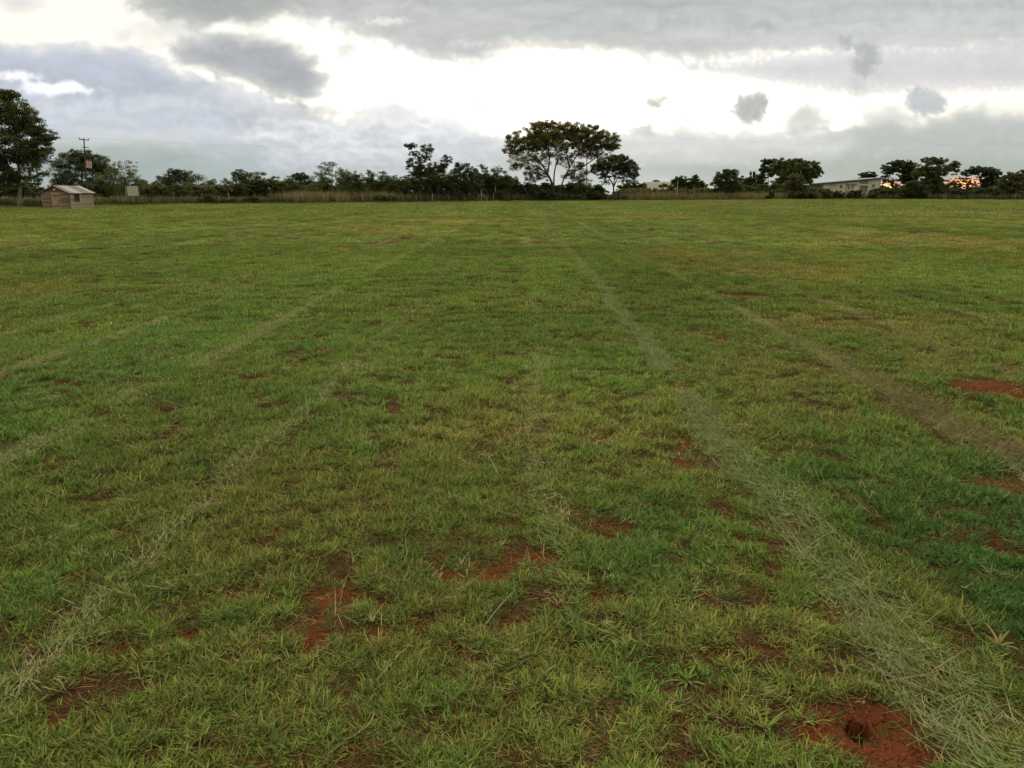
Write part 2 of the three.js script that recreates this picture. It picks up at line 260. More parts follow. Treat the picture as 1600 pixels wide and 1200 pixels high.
/* ground sheet: one polar-spaced sheet out to the horizon, fine underfoot */
const turfTone = (x, z) => fbm(x * 0.32, z * 0.32, 3);
{
  const rad = []; for (let r = 0.9; r < 150; r *= 1.0105) rad.push(r); for (let r = 150; r < 6500; r *= 1.05) rad.push(r);
  const ang = []; for (let a = -50; a < 50; a += 0.28) ang.push(a); for (let a = 50; a < 310; a += 4) ang.push(a);
  const R = rad.length, A = ang.length, pos = new Float32Array((R * A + 1) * 3), col = new Float32Array((R * A + 1) * 3), uv = new Float32Array((R * A + 1) * 2), idx = [];
  const put = (n, x, z) => {
    const h = groundH(x, z); pos.set([x, h, z], n * 3); uv.set([x / 2.4, z / 2.4], n * 2);
    const D = -z, px = 800 + F * x / Math.max(1, D), e = D > 40 ? edgeD(Math.max(-900, Math.min(2500, px))) : 1e9;
    const b = bareSoil(x, z), t = turfTone(x, z), s = fbm(x * 1.7, z * 1.7, 3), w = windrow(x, z), k = trackAt(x, z), [u] = rowFrame(x, z);
    const lane = noise(Math.floor(u / 1.55) * 3.7, 2) * 0.10;
    let c = [0.15 + 0.04 * t + 0.05 * s, 0.078 + 0.03 * t + 0.025 * s, 0.03 + 0.008 * t];                    // short worn turf
    c = c.map((v) => v * (1 + lane));
    const dry = sstep(0.05, 0.5, fbm(x * 0.18 + 9, z * 0.18 + 2, 3) + 0.3 * s) * 0.55; c = [lerp(c[0], 0.22, dry), lerp(c[1], 0.15, dry), lerp(c[2], 0.05, dry)];
    c = [lerp(c[0], 0.4, w * 0.75), lerp(c[1], 0.37, w * 0.75), lerp(c[2], 0.16, w * 0.75)];
    c = [lerp(c[0], 0.27, k * .8), lerp(c[1], 0.11, k * .8), lerp(c[2], 0.042, k * .8)];
    c = [lerp(c[0], 0.29 + 0.15 * s, b), lerp(c[1], 0.088 + 0.05 * s, b), lerp(c[2], 0.031 + .016 * s, b)];
    if (D > e) { const g = sstep(e, e + 1.5, D + noise(x * 0.8, z * 0.8)); c = [lerp(c[0], 0.15 + 0.06 * s, g), lerp(c[1], 0.13 + 0.05 * s, g), lerp(c[2], 0.055, g)]; }
    col.set(c, n * 3);
  };
  for (let i = 0; i < R; i++) for (let j = 0; j < A; j++) { const a = ang[j] * Math.PI / 180; put(i * A + j, rad[i] * Math.sin(a), -rad[i] * Math.cos(a)); }
  put(R * A, 0, 0);
  for (let j = 0; j < A; j++) { const k = (j + 1) % A; idx.push(R * A, k, j); for (let i = 0; i + 1 < R; i++) { const a = i * A + j, b = i * A + k, c = a + A, d = b + A; idx.push(a, b, c, b, d, c); } }
  const g = geom(pos, col, idx); g.setAttribute('uv', new THREE.BufferAttribute(uv, 2));
  const draw = (ctx, w, h) => { ctx.fillStyle = 'rgb(196,196,192)'; ctx.fillRect(0, 0, w, h); const r = rng(5); for (let i = 0; i < 26000; i++) { const x = r() * w, y = r() * h, a = r() * 7, l = 4 + r() * 14, v = 70 + r() * 185; ctx.strokeStyle = `rgba(${v + 8 * r()},${v},${v * 0.9},.7)`; ctx.lineWidth = 0.7 + r() * 1.4; for (const ox of [0, -w, w]) for (const oy of [0, -h, h]) { if (x + ox < -20 || x + ox > w + 20 || y + oy < -20 || y + oy > h + 20) continue; ctx.beginPath(); ctx.moveTo(x + ox, y + oy); ctx.lineTo(x + ox + Math.cos(a) * l, y + oy + Math.sin(a) * l); ctx.stroke(); } } };
  const tex = canvasTex(1024, 1024, draw), bump = canvasTex(1024, 1024, draw, 1, 1, false);
  const m = mesh('field_ground', g, new THREE.MeshPhysicalMaterial({ color: 0xffffff, vertexColors: true, roughness: 1, specularIntensity: 0.06, map: tex, bumpMap: bump, bumpScale: 0.012 }));
  m.userData.kind = 'structure';
}

/* ------------------------------------------------------------------ grass */
const leafMat = (t = 0.4) => new THREE.MeshPhysicalMaterial({ color: 0xffffff, vertexColors: true, roughness: 1, transmission: t, thickness: 0, specularIntensity: 0.12, side: THREE.DoubleSide });
const grassMat = leafMat(0.25), canopyMat = leafMat(0.42);
function blade(P, C, I, r, { x, z, len, wid, lean, dir, bend, tone, seg = 3, y = 0, twist = 0 }) {
  // a tapering, arching strip
  let px = x, py = y, pz = z, a = lean; const n0 = P.length / 3, sx = Math.cos(dir + Math.PI / 2 + twist), sz = Math.sin(dir + Math.PI / 2 + twist);
  for (let s = 0; s <= seg; s++) {
    const t = s / seg, w = wid * (s === seg ? 0.06 : 1 - 0.65 * t * t) * 0.5;
    P.push(px - sx * w, py, pz - sz * w, px + sx * w, py, pz + sz * w); C.push(...tone, ...tone);
    if (s < seg) I.push(n0 + s * 2, n0 + s * 2 + 1, n0 + s * 2 + 2, n0 + s * 2 + 1, n0 + s * 2 + 3, n0 + s * 2 + 2);
    const st = len / seg; px += Math.cos(dir) * Math.sin(a) * st; pz += Math.sin(dir) * Math.sin(a) * st; py = Math.max(0.003, py + Math.cos(a) * st); a += bend / seg;
  }
}
function tuft(seed, { n, spread, len, wid, lean, bend, dry = 0.15, seg = 3, rise = 0 }) {
  const P = [], C = [], I = [], r = rng(seed);
  for (let i = 0; i < n; i++) {
    const d = r() * 6.283, q = Math.sqrt(r()) * spread, k = 0.38 + 1.05 * r(), isDry = r() < dry;
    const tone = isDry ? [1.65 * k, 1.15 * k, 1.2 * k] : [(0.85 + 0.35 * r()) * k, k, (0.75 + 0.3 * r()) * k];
    blade(P, C, I, r, { y: rise * r() * r(), x: Math.cos(d + r() - .5) * q, z: Math.sin(d + r() - .5) * q, len: len * (0.5 + 0.8 * r()), wid: wid * (0.6 + 0.7 * r()), lean: lean[0] + (lean[1] - lean[0]) * r(), dir: d + (r() - .5) * 3.6, bend: bend * (-.3 + 1.6 * r()), tone, seg, twist: (r() - .5) * 1.2 });
  }
  return geom(P, C, I);
}
function scatter(name, label, geos, mat, spots, parentKind = 'stuff') {           // spots: [x, y, z, scale, turn, [r,g,b], tilt]
  geos.forEach((g, k) => {
    const mine = spots.filter((_, i) => i % geos.length === k); if (!mine.length) return;
    const im = new THREE.InstancedMesh(g, mat, mine.length), m = new THREE.Matrix4(), q = new THREE.Quaternion(), e = new THREE.Euler(), c = new THREE.Color();
    mine.forEach((s, i) => { e.set((s[6] ?? 0) * Math.cos(s[4] * 3), s[4], (s[6] ?? 0) * Math.sin(s[4] * 5)); m.compose(new THREE.Vector3(s[0], s[1], s[2]), q.setFromEuler(e), new THREE.Vector3(s[3], s[3] * (s[7] ?? 1), s[3])); im.setMatrixAt(i, m); im.setColorAt(i, c.setRGB(...s[5])); });
    im.name = numbered(name); im.castShadow = im.receiveShadow = true; mark(im, label, name.split('_').join(' ').split(' ').slice(-1)[0], null, parentKind); scene.add(im);
  });
}
function grassColour(x, z, r) {
  const t = turfTone(x, z), d = fbm(x * 0.8 + 3, z * 0.8 + 8, 3), dry = Math.max(0, fbm(x * 0.18 + 9, z * 0.18 + 2, 3)) * 0.9 - 0.04 + 0.45 * d + (r() - .5) * 0.5, [u, v] = rowFrame(x, z);
  const wob = 0.5 * fbm(x * 1.4, z * 1.4, 3), lush = 0.85 * sstep(1.55, 2.1, u + wob) * sstep(3.6, 2.7, u + wob) * sstep(5.4, 3.2, v + wob) + 0.28 * sstep(-4.9, -4.4, u + wob * .5) * sstep(-3.3, -3.8, u + wob * .5) * sstep(20, 8, v) + 0.35 * sstep(.22, .5, fbm(x * 2.1 + 7, z * 2.1 + 1, 3) + (r() - .5) * .2);
  const k = Math.min(1, Math.max(0, dry - lush)), n = 1 + 0.25 * t + (r() - .5) * 0.45 + noise(Math.floor(u / 1.55) * 3.7, 2) * 0.1;
  const g = [lerp(0.205, 0.10, Math.min(1, lush)), lerp(0.315, 0.215, Math.min(1, lush)), lerp(0.062, 0.056, Math.min(1, lush))];
  return [lerp(g[0], 0.40, k) * n, lerp(g[1], 0.33, k) * n, lerp(g[2], 0.095, k) * n];
}
{
  const r = rng(2024), near = [], mid = [], far = [], distant = [];
  const ring = (r0, r1, dens, list, sc, half = 47) => {
    const area = Math.PI * (r1 * r1 - r0 * r0) * half / 180, n = Math.round(area * dens);
    for (let i = 0; i < n; i++) {
      const R = Math.sqrt(r0 * r0 + (r1 * r1 - r0 * r0) * r()), a = (r() * 2 - 1) * half * Math.PI / 180, x = R * Math.sin(a), z = -R * Math.cos(a);
      if (R > 60 && -z > edgeD(800 + F * x / -z) - 0.5) continue;
      const b = bareSoil(x, z), k = trackAt(x, z), clump = 0.7 * noise(x * 5.3, z * 5.3) + 0.75 * noise(x * 15, z * 15);
      if (r() < b * 0.97 || r() < k * 0.6 || (R < 25 && r() < 0.42 - 0.75 * clump)) continue;
      const c = grassColour(x, z, r), s = sc * (0.65 + 0.6 * r() + 0.25 * clump) * (1 - 0.3 * b);
      list.push([x, groundH(x, z) - 0.004, z, s, r() * 6.283, c, 0.15, 0.75 + 0.35 * r()]);
    }
  };
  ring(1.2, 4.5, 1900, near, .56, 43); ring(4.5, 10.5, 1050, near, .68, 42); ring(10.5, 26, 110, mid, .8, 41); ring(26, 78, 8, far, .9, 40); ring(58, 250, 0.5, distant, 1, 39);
  const thatch = [], crumbs = [];
  for (let i = 0; i < 60000 && crumbs.length < 7000; i++) { const R = 1.4 + 12 * r() * r(), a = (r() * 2 - 1) * .75, x = R * Math.sin(a), z = -R * Math.cos(a), b = bareSoil(x, z); if (r() > b * b || Math.hypot(x - HOLE[0], z - HOLE[1]) < .075) continue; const k = .7 + .6 * r(); crumbs.push([x, groundH(x, z), z, .22 + .75 * r() * r(), r() * 6.283, [.28 * k, .078 * k, .026 * k], .5]); }
  { const cg = [71, 72].map((q) => { const g = new THREE.IcosahedronGeometry(.008, 1), p = g.attributes.position; for (let i = 0; i < p.count; i++) { const k = 1 + .35 * noise(p.getX(i) * 300 + q, p.getY(i) * 300 + p.getZ(i) * 170); p.setXYZ(i, p.getX(i) * k, p.getY(i) * k * .7, p.getZ(i) * k); } g.computeVertexNormals(); return g; }); scatter('soil_crumbs', 'red earth crumbs scattered on the bare patches', cg, new THREE.MeshPhysicalMaterial({ color: 0xffffff, roughness: 1, specularIntensity: 0.06 }), crumbs); }
  for (let i = 0; i < 22000; i++) { const R = i < 13000 ? Math.sqrt(1.4 + 48 * r()) : Math.sqrt(49 + 150 * r()), a = (r() * 2 - 1) * .75, x = R * Math.sin(a), z = -R * Math.cos(a), b = bareSoil(x, z), k = .55 + .6 * r(); if (r() < b * .7) continue; const g = r(); thatch.push([x, groundH(x, z) + .001, z, .55 + .5 * r(), r() * 6.283, g < .4 ? [.25 * k, .165 * k, .06 * k] : g < .7 ? [.18 * k, .09 * k, .036 * k] : [.14 * k, .19 * k, .036 * k], .1]); }
  scatter('thatch', 'matted dead grass lying on the soil between green tufts', [61, 62, 63].map((q) => tuft(q, { n: 34, spread: 0.075, len: 0.05, wid: 0.0036, lean: [1.1, 1.56], bend: 0.3, dry: 0.2, seg: 2 })), grassMat, thatch);
  console.log('grass', near.length, mid.length, far.length, distant.length);
  const lbl = 'short rough green grass growing over the red field';
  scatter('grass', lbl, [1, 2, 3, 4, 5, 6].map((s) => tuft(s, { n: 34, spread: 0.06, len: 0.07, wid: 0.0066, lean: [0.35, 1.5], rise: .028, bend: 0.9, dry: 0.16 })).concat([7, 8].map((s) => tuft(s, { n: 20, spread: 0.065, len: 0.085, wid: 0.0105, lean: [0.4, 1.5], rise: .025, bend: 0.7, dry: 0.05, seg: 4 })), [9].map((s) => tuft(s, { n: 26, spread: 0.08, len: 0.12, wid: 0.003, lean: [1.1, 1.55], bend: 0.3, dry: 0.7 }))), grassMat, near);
  scatter('grass', lbl, [11, 12, 13].map((s) => tuft(s, { n: 110, spread: 0.15, len: 0.07, wid: 0.0085, lean: [0.4, 1.5], rise: .025, bend: 0.7, dry: 0.25, seg: 2 })), grassMat, mid);  // dry share above the near ring's, raised to brighten the middle distance
  scatter('grass', lbl, [21, 22, 23].map((s) => tuft(s, { n: 320, spread: 0.45, len: 0.07, wid: 0.014, lean: [0.8, 1.5], bend: 0.3, dry: 0.35, seg: 2 })), grassMat, far);  // flatter lean and more pale dry blades put distance brightening into the grass
  scatter('grass', lbl, [31, 32].map((s) => tuft(s, { n: 240, spread: 1.6, len: 0.08, wid: 0.06, lean: [0.8, 1.5], bend: 0.2, dry: 0.35, seg: 1 })), grassMat, distant);  // outermost ring brightened likewise by flat lean and a high dry share
  // rows of cut, wilting grass left by the mower
  const cut = [], cutFar = [];
  for (let i = 0; i < ROWS.length; i++) {
    for (let v = 1; v < 115; v += v < 12 ? 0.0017 / ROWW[i] : v < 30 ? 0.0045 / ROWW[i] : 0.02 / ROWW[i]) {
      const u = ROWS[i] + (r() + r() + r() - 1.5) * ROWR[i] * 2.1 * (ROWR[i] > .1 ? lerp(1, .5, sstep(3.5, 7, v)) : 1), x = u * Math.cos(YAW) + v * Math.sin(YAW), z = -v * Math.cos(YAW) + u * Math.sin(YAW);
      if (Math.abs(Math.atan2(x, -z)) > 0.82 || windrow(x, z) < r() * 0.6) continue;
      const k = 0.75 + 0.5 * r(), g = r(), c = ROWR[i] > .1 ? (g < 0.45 ? [0.27 * k, 0.30 * k, 0.11 * k] : g < 0.8 ? [0.19 * k, 0.25 * k, 0.075 * k] : [0.36 * k, 0.32 * k, 0.13 * k]) : g < .6 ? [.42 * k, .37 * k, .16 * k] : [.27 * k, .29 * k, .1 * k];
      (v < 30 ? cut : cutFar).push([x, groundH(x, z) + 0.006 + 0.026 * r(), z, ROWR[i] > .1 ? 0.4 + 0.6 * r() : .38 + .45 * r(), r() < .6 ? YAW + Math.PI / 2 + (r() - .5) * 1.6 : r() * 6.283, c, 0.2]);
    }
  }
  for (let i = 0; i < 1500; i++) { const t = r() * (TRACK.length - 1), j = Math.min(TRACK.length - 2, Math.floor(t)), f = t - j, x = lerp(TRACK[j][0], TRACK[j + 1][0], f) + (r() + r() - 1) * .26, z = lerp(TRACK[j][1], TRACK[j + 1][1], f) + (r() + r() - 1) * .26, k = .7 + .6 * r(); cut.push([x, groundH(x, z) + .012 + .02 * r(), z, .6 + .5 * r(), r() * 6.283, r() < .5 ? [.27 * k, .19 * k, .08 * k] : [.2 * k, .17 * k, .06 * k], .2]); }
  // thin straws strewn over everything nearby
  for (let i = 0; i < 5200; i++) { const R = 1.4 + 9 * Math.sqrt(r()), a = (r() * 2 - 1) * .8, x = R * Math.sin(a), z = -R * Math.cos(a), k = .7 + .6 * r(); cut.push([x, groundH(x, z) + .02 + .035 * r(), z, .3 + .45 * r(), r() * 6.283, [.38 * k, .32 * k, .14 * k], .35]); }
  const straw = (s, n, len, wid, sp) => { const P = [], C = [], I = [], q = rng(s); for (let i = 0; i < n; i++) { const k = .75 + .5 * q(); blade(P, C, I, q, { x: (q() - .5) * sp, y: 0.004 + q() * .02, z: (q() - .5) * sp * .6, len: len * (.4 + .9 * q()), wid, lean: 1.35 + .2 * q(), dir: (q() < .5 ? 0 : Math.PI) + (q() - .5) * 1.1, bend: .25 * (q() - .3), tone: [k, k, k], seg: 3 }); } return geom(P, C, I); };
  scatter('grass_clippings', 'pale cut grass lying in long mown rows', [straw(41, 3, .16, .0028, .1), straw(42, 4, .13, .0035, .12), straw(43, 2, .22, .0026, .1), straw(44, 5, .10, .0045, .14)], grassMat, cut);
  scatter('grass_clippings', 'pale cut grass lying in long mown rows', [straw(45, 14, .16, .012, .5)], grassMat, cutFar);
  console.log('cut', cut.length, cutFar.length);
}

/* ------------------------------------------------------------------ trees and bushes */
const bark = (() => { const t = canvasTex(128, 256, (c, w, h) => { c.fillStyle = '#8a8076'; c.fillRect(0, 0, w, h); const r = rng(9); for (let i = 0; i < 900; i++) { const v = 60 + r() * 130; c.fillStyle = `rgba(${v},${v * .93},${v * .85},.5)`; c.fillRect(r() * w, r() * h, 1 + r() * 3, 6 + r() * 26); } }); return t; })();
const barkMat = new THREE.MeshStandardMaterial({ color: new THREE.Color().setRGB(.22, .195, .165), roughness: .95, map: bark });
const paleBark = new THREE.MeshStandardMaterial({ color: new THREE.Color().setRGB(.75, .72, .64), roughness: .95, map: bark });
function limb(pts, r0, r1, sides = 6) {        // a tapered tube through points
  const c = new THREE.CatmullRomCurve3(pts), n = sides < 5 ? 3 : Math.max(2, Math.min(14, pts.length * 3)), g = new THREE.TubeGeometry(c, n, 1, sides), p = g.attributes.position, v = new THREE.Vector3(), q = new THREE.Vector3();
  for (let i = 0; i <= n; i++) { const t = i / n, rr = lerp(r0, r1, t); c.getPointAt(t, q); for (let j = 0; j <= sides; j++) { const k = i * (sides + 1) + j; v.fromBufferAttribute(p, k).sub(q).multiplyScalar(rr).add(q); p.setXYZ(k, v.x, v.y, v.z); } }
  return g;
}
const GREENS = { dark: [.12, .14, .040], mid: [.14, .165, .045], olive: [.165, .168, .05], light: [.18, .195, .06], deep: [.10, .12, .036], warm: [.205, .19, .05], grey: [.155, .16, .066] };
let treeSeed = 100, leafTotal = 0;
/* lobes: photo pixel ellipses of the crown [x, y, rx, ry, fullness]; D: distance of the stem; limbs: main boughs as photo pixel lines */
function tree(name, label, cat, D, foot, lobes, { green = 'dark', limbs = [], trunkR = 0.16, full = 1, leaf = 1, group, pale = false, stems = 1, deep = 0.85, twigs = true, foliage = 'crown', stem = 'trunk' } = {}) {
  const seed = treeSeed++, r = rng(seed * 7 + 3), m = D / F * 1.02, base = at(foot, HOR, D); base.y = 0;
  const o = thing(name, label, cat, base, 0, group);
  const local = (px, py, dz = 0) => { const p = at(px, py, D); return new THREE.Vector3(p.x - base.x, p.y, dz); };
  const wood = [], nodes = [];
  const addLimb = (pts, r0, r1, sides) => { wood.push(limb(pts, r0, r1, sides)); const c = new THREE.CatmullRomCurve3(pts); for (let i = 0; i <= 8; i++) nodes.push([c.getPoint(i / 8), lerp(r0, r1, i / 8)]); };
  let low = 1e9, top = -1e9, mid = 0, wsum = 0; for (const l of lobes) { low = Math.min(low, l[1] + l[3]); top = Math.min(top < -1e8 ? 1e9 : top, l[1] - l[3]); mid += l[0] * l[2] * l[3]; wsum += l[2] * l[3]; } mid /= wsum;
  const depth = (l) => l[2] * m * deep * 0.8;
  if (limbs.length) limbs.forEach((b, i) => addLimb(b.map(([x, y], k) => { const p = local(x, y, k * (i % 2 ? 1 : -1) * m * 6 * (k > 0)); if (k === 0 && y > 298) p.y = -0.1; return p; }), trunkR * (i ? 0.5 : .85), trunkR * 0.12, 7));
  else for (let s = 0; s < stems; s++) {
    const f = (s - (stems - 1) / 2) * 0.35, p0 = new THREE.Vector3(f, -0.1, (r() - .5) * .3 * (stems > 1)), topP = local(mid + (stems > 1 ? (s - (stems - 1) / 2) * 14 : 0), lerp(low, top, .55)), q = p0.clone().lerp(topP, .5); q.x += (r() - .5) * .5; q.z += (r() - .5) * .5;
    addLimb([p0, p0.clone().lerp(q, .5), q, topP], trunkR, trunkR * .2, 7);
  }
  const P = [], C = [], I = [], base3 = GREENS[green];
  for (const l of lobes) {
    const [cx, cy, rx, ry, f = 1] = l, c = local(cx, cy), RX = rx * m, RY = ry * m, RZ = depth(l), bl = Math.min(.8, Math.max(0.26, 0.26 * Math.min(RX, RY) + 0.12));
    const nC = Math.max(5, Math.round(3.9 * (RX * RY) / (bl * bl) * (0.4 + 0.6 * f) + 3)), cz = (r() - .5) * RZ * .5;
    for (let k = 0; k < nC; k++) {
      const u = r() * 2 - 1, a = r() * 6.283, q = Math.pow(r(), 0.45), s = Math.sqrt(1 - u * u), p = new THREE.Vector3(c.x + RX * q * s * Math.cos(a), c.y + RY * q * u, c.z + cz + RZ * q * s * Math.sin(a));
      if (p.y < 0.12) p.y = 0.12 + r() * .2;
      // a twig from the nearest wood to this clump
      if (twigs && k % 3 === 0) { let best = null, bd = 1e9; for (const n of nodes) { const d = n[0].distanceTo(p) + Math.max(0, n[0].y - p.y) * 1.5; if (d < bd) { bd = d; best = n; } } if (best && bd > .25) { const e = best[0].clone().lerp(p, .5); e.y += bd * .1; e.x += (r() - .5) * bd * .15; const rr = Math.min(best[1] * .6, .015 + bd * .016); wood.push(limb([best[0].clone(), e, p], rr, .008, 3)); nodes.push([e, rr * .7], [p, rr * .4]); } }
      const tone = (0.72 + 0.56 * r()), hue = (r() - .5) * .25, nl = Math.round((8 + 54 * f * full) * (bl / .5) ** 1.3);
      for (let i = 0; i < nl; i++) {
        const v = r() * 2 - 1, b = r() * 6.283, w = Math.pow(r(), .5) * bl, h = Math.sqrt(1 - v * v), x = p.x + w * h * Math.cos(b), y = Math.max(.04, p.y + w * v * .62), z = p.z + w * h * Math.sin(b);
        const sz = leaf * (0.07 + .13 * r()) * Math.max(.75, D / 165), t1 = r() * 6.283, t2 = Math.acos(r() * 2 - 1), dx = Math.sin(t2) * Math.cos(t1), dy = Math.cos(t2) * .7, dz = Math.sin(t2) * Math.sin(t1), t3 = t1 + 1.57 + (r() - .5), ex = Math.cos(t3) * .55, ez = Math.sin(t3) * .55, ey = (r() - .5) * .7, n0 = P.length / 3;
        P.push(x - dx * sz, y - dy * sz, z - dz * sz, x + ex * sz, y + ey * sz, z + ez * sz, x + dx * sz, y + dy * sz - sz * .25, z + dz * sz, x - ex * sz, y - ey * sz, z - ez * sz);
        const kk = tone * (.8 + .4 * r()); for (let j = 0; j < 4; j++) C.push(base3[0] * kk * (1 + hue), base3[1] * kk, base3[2] * kk * (1 - hue));
        I.push(n0, n0 + 1, n0 + 2, n0, n0 + 2, n0 + 3); leafTotal++;
      }
    }
  }
  mesh(stem, mergeGeometries(wood.map((g) => { g.deleteAttribute('normal'); g.computeVertexNormals(); return g; })), pale ? paleBark : barkMat, o);
  mesh(foliage, geom(P, C, I), canopyMat, o);
  return o;
}
const E = (px, more) => edgeD(px) + more;

tree('shade_tree', 'large dark tree with a pale trunk towering beside the plank hut', 'tree', 93, 27, [[0, 172, 42, 32, 1.2], [42, 190, 34, 20, 1.1], [8, 222, 62, 34, 1.3], [62, 212, 26, 15, 1.1], [-50, 205, 50, 50, .5], [28, 258, 40, 26, 1], [-20, 268, 46, 26], [58, 240, 26, 19, 1], [-60, 255, 40, 34, .4], [52, 280, 16, 9, .6], [8, 286, 26, 10, .6], [10, 150, 20, 11, 1], [78, 214, 12, 6, .6]], { green: 'dark', trunkR: .27, pale: true, limbs: [[[29, 326], [27, 300], [22, 270], [14, 230], [4, 190]], [[25, 285], [40, 255], [55, 225]], [[23, 275], [0, 245], [-40, 215]]], leaf: 1.25 });
tree('broad_tree', 'dark broad tree rising behind the tall pole with the transformer', 'tree', 128, 125, [[130, 264, 42, 26, 1.3], [108, 258, 22, 16, 1.2], [152, 260, 25, 17, 1.2], [132, 250, 26, 14, 1.2], [92, 284, 16, 12], [168, 268, 18, 16], [126, 241, 18, 9], [110, 286, 25, 16], [150, 290, 25, 14]], { green: 'deep', trunkR: .22 });
tree('airy_tree', 'thin topped light green tree behind the hut and white board', 'tree', 122, 165, [[178, 288, 24, 22], [200, 282, 15, 20], [188, 258, 20, 9, .3], [208, 264, 9, 12, .3], [160, 285, 14, 14], [215, 285, 10, 12, .6]], { green: 'light', trunkR: .17, pale: true });
tree('thicket_tree', 'grey green thicket tree just past the white board', 'tree', 134, 236, [[235, 297, 22, 14], [222, 292, 14, 12], [250, 300, 16, 12]], { green: 'grey', stems: 3, trunkR: .09 });
tree('crested_tree', 'dark tree with one raised crest between board and edge bushes', 'tree', 142, 277, [[276, 286, 27, 18], [272, 270, 13, 7], [291, 279, 16, 12], [258, 284, 14, 12], [265, 300, 20, 10]], { green: 'dark', trunkR: .18 });
tree('ragged_tree', 'ragged olive tree beside the crested dark tree', 'tree', 138, 314, [[309, 292, 18, 17, .7], [328, 294, 14, 14, .8], [309, 278, 8, 7, .4], [332, 284, 7, 6, .4]], { green: 'olive', stems: 2, trunkR: .1 });
tree('sapling', 'wispy sapling alone in the open gap of the tree line', 'tree', 136, 352, [[352, 283, 7, 5, .5], [356, 294, 9, 9, .5]], { green: 'grey', trunkR: .06 });
tree('spreading_tree', 'wide low dark tree with a paler crown top past the gap', 'tree', 146, 395, [[378, 282, 19, 13], [374, 272, 12, 7], [402, 285, 24, 14], [427, 289, 18, 12], [385, 298, 25, 10], [415, 300, 24, 9]], { green: 'dark', stems: 2, trunkR: .15 });
tree('domed_tree', 'small smooth domed dark tree standing farther back', 'tree', 172, 468, [[468, 284, 21, 12], [468, 276, 15, 6], [455, 294, 18, 10], [482, 293, 16, 11]], { green: 'deep', trunkR: .16 });
tree('rounded_tree', 'pale airy tree with a rounded see-through crown', 'tree', 166, 515, [[518, 268, 26, 14, .45], [505, 280, 18, 13, .6], [540, 271, 10, 9, .4], [515, 256, 14, 4, .3], [500, 294, 18, 10]], { green: 'light', stems: 2, trunkR: .15 });
tree('leafy_tree', 'dense mid green tree in front of the pale rounded crown', 'tree', 148, 551, [[548, 290, 20, 16], [556, 278, 13, 9], [540, 284, 14, 12], [562, 294, 10, 10]], { green: 'mid', trunkR: .13 });
tree('feathery_tree', 'feathery tree with two spiky tops behind the fence', 'tree', 156, 590, [[590, 287, 20, 15], [578, 272, 7, 6, .5], [598, 274, 8, 6, .5], [606, 280, 10, 8, .6], [580, 282, 10, 9]], { green: 'mid', stems: 2, trunkR: .1 });
tree('scrub_tree', 'low olive scrub tree between feathery tree and tall tiered tree', 'tree', 158, 624, [[624, 290, 18, 12], [616, 277, 6, 4, .4], [610, 294, 12, 10], [634, 283, 8, 6, .5]], { green: 'olive', stems: 2, trunkR: .08 });
tree('tiered_tree', 'tall bare stemmed tree with separate tiers of dark leaves', 'tree', 164, 654, [[641, 228, 11, 5, .9], [666, 236, 11, 11, .9], [648, 240, 9, 5, .7], [659, 249, 13, 6, .6], [640, 254, 10, 7, .6], [656, 264, 20, 11], [650, 277, 17, 12], [668, 270, 12, 8]], { green: 'deep', trunkR: .2, limbs: [[[654, 305], [654, 280], [654, 255], [652, 240], [645, 228]], [[654, 252], [660, 243], [666, 232]], [[654, 268], [646, 260], [638, 253]]] });
tree('forked_tree', 'dark tree with a leaning top tuft beside the tall tiered tree', 'tree', 161, 684, [[682, 262, 14, 9], [698, 250, 9, 7, .8], [680, 275, 22, 13], [692, 262, 9, 8, .8]], { green: 'dark', trunkR: .13 });
tree('spiky_tree', 'upright spiky crowned tree behind the thick hedge', 'tree', 166, 722, [[720, 267, 14, 11], [738, 272, 13, 10], [712, 280, 18, 13], [716, 257, 6, 4, .6], [730, 258, 5, 4, .6], [735, 284, 18, 12]], { green: 'dark', stems: 2, trunkR: .12 });
tree('pale_topped_tree', 'tree with faded thin tops behind hedge near the great acacia', 'tree', 172, 765, [[760, 274, 17, 10], [755, 261, 8, 6, .3], [780, 279, 17, 12], [776, 264, 9, 6, .3], [792, 284, 12, 10]], { green: 'olive', stems: 2, trunkR: .12 });
tree('acacia_tree', 'great spreading acacia with low forked boughs above the hedge', 'tree', 182, 868, [[814, 222, 30, 15, 1.2], [848, 210, 32, 18, 1.4], [884, 208, 32, 17, 1.4], [915, 213, 30, 17, 1.4], [946, 221, 25, 14, 1.2], [870, 240, 50, 10, .5], [925, 240, 30, 9, .6], [858, 194, 12, 6, .9], [956, 230, 12, 7, .8], [798, 236, 15, 5, .7], [870, 224, 42, 11, 1], [918, 229, 28, 8, .9], [838, 230, 22, 8, .8], [820, 252, 24, 19, .75], [838, 274, 22, 13, .7], [897, 268, 22, 15, .7], [908, 285, 18, 10, .6], [805, 262, 10, 7, .2], [850, 250, 14, 10, .3], [882, 248, 18, 11, .35], [935, 246, 10, 8, .25]],
  { green: 'warm', trunkR: .42, leaf: 1.0, full: 1.0, limbs: [[[868, 306], [864, 290], [852, 264], [836, 241], [816, 224]], [[870, 300], [880, 281], [893, 256], [906, 234], [934, 217]], [[865, 292], [867, 266], [874, 240], [872, 214]], [[884, 276], [906, 263], [926, 250], [946, 233]], [[858, 277], [846, 264], [830, 256], [814, 252]], [[856, 270], [858, 245], [852, 212]], [[890, 262], [886, 240], [892, 212]]] });
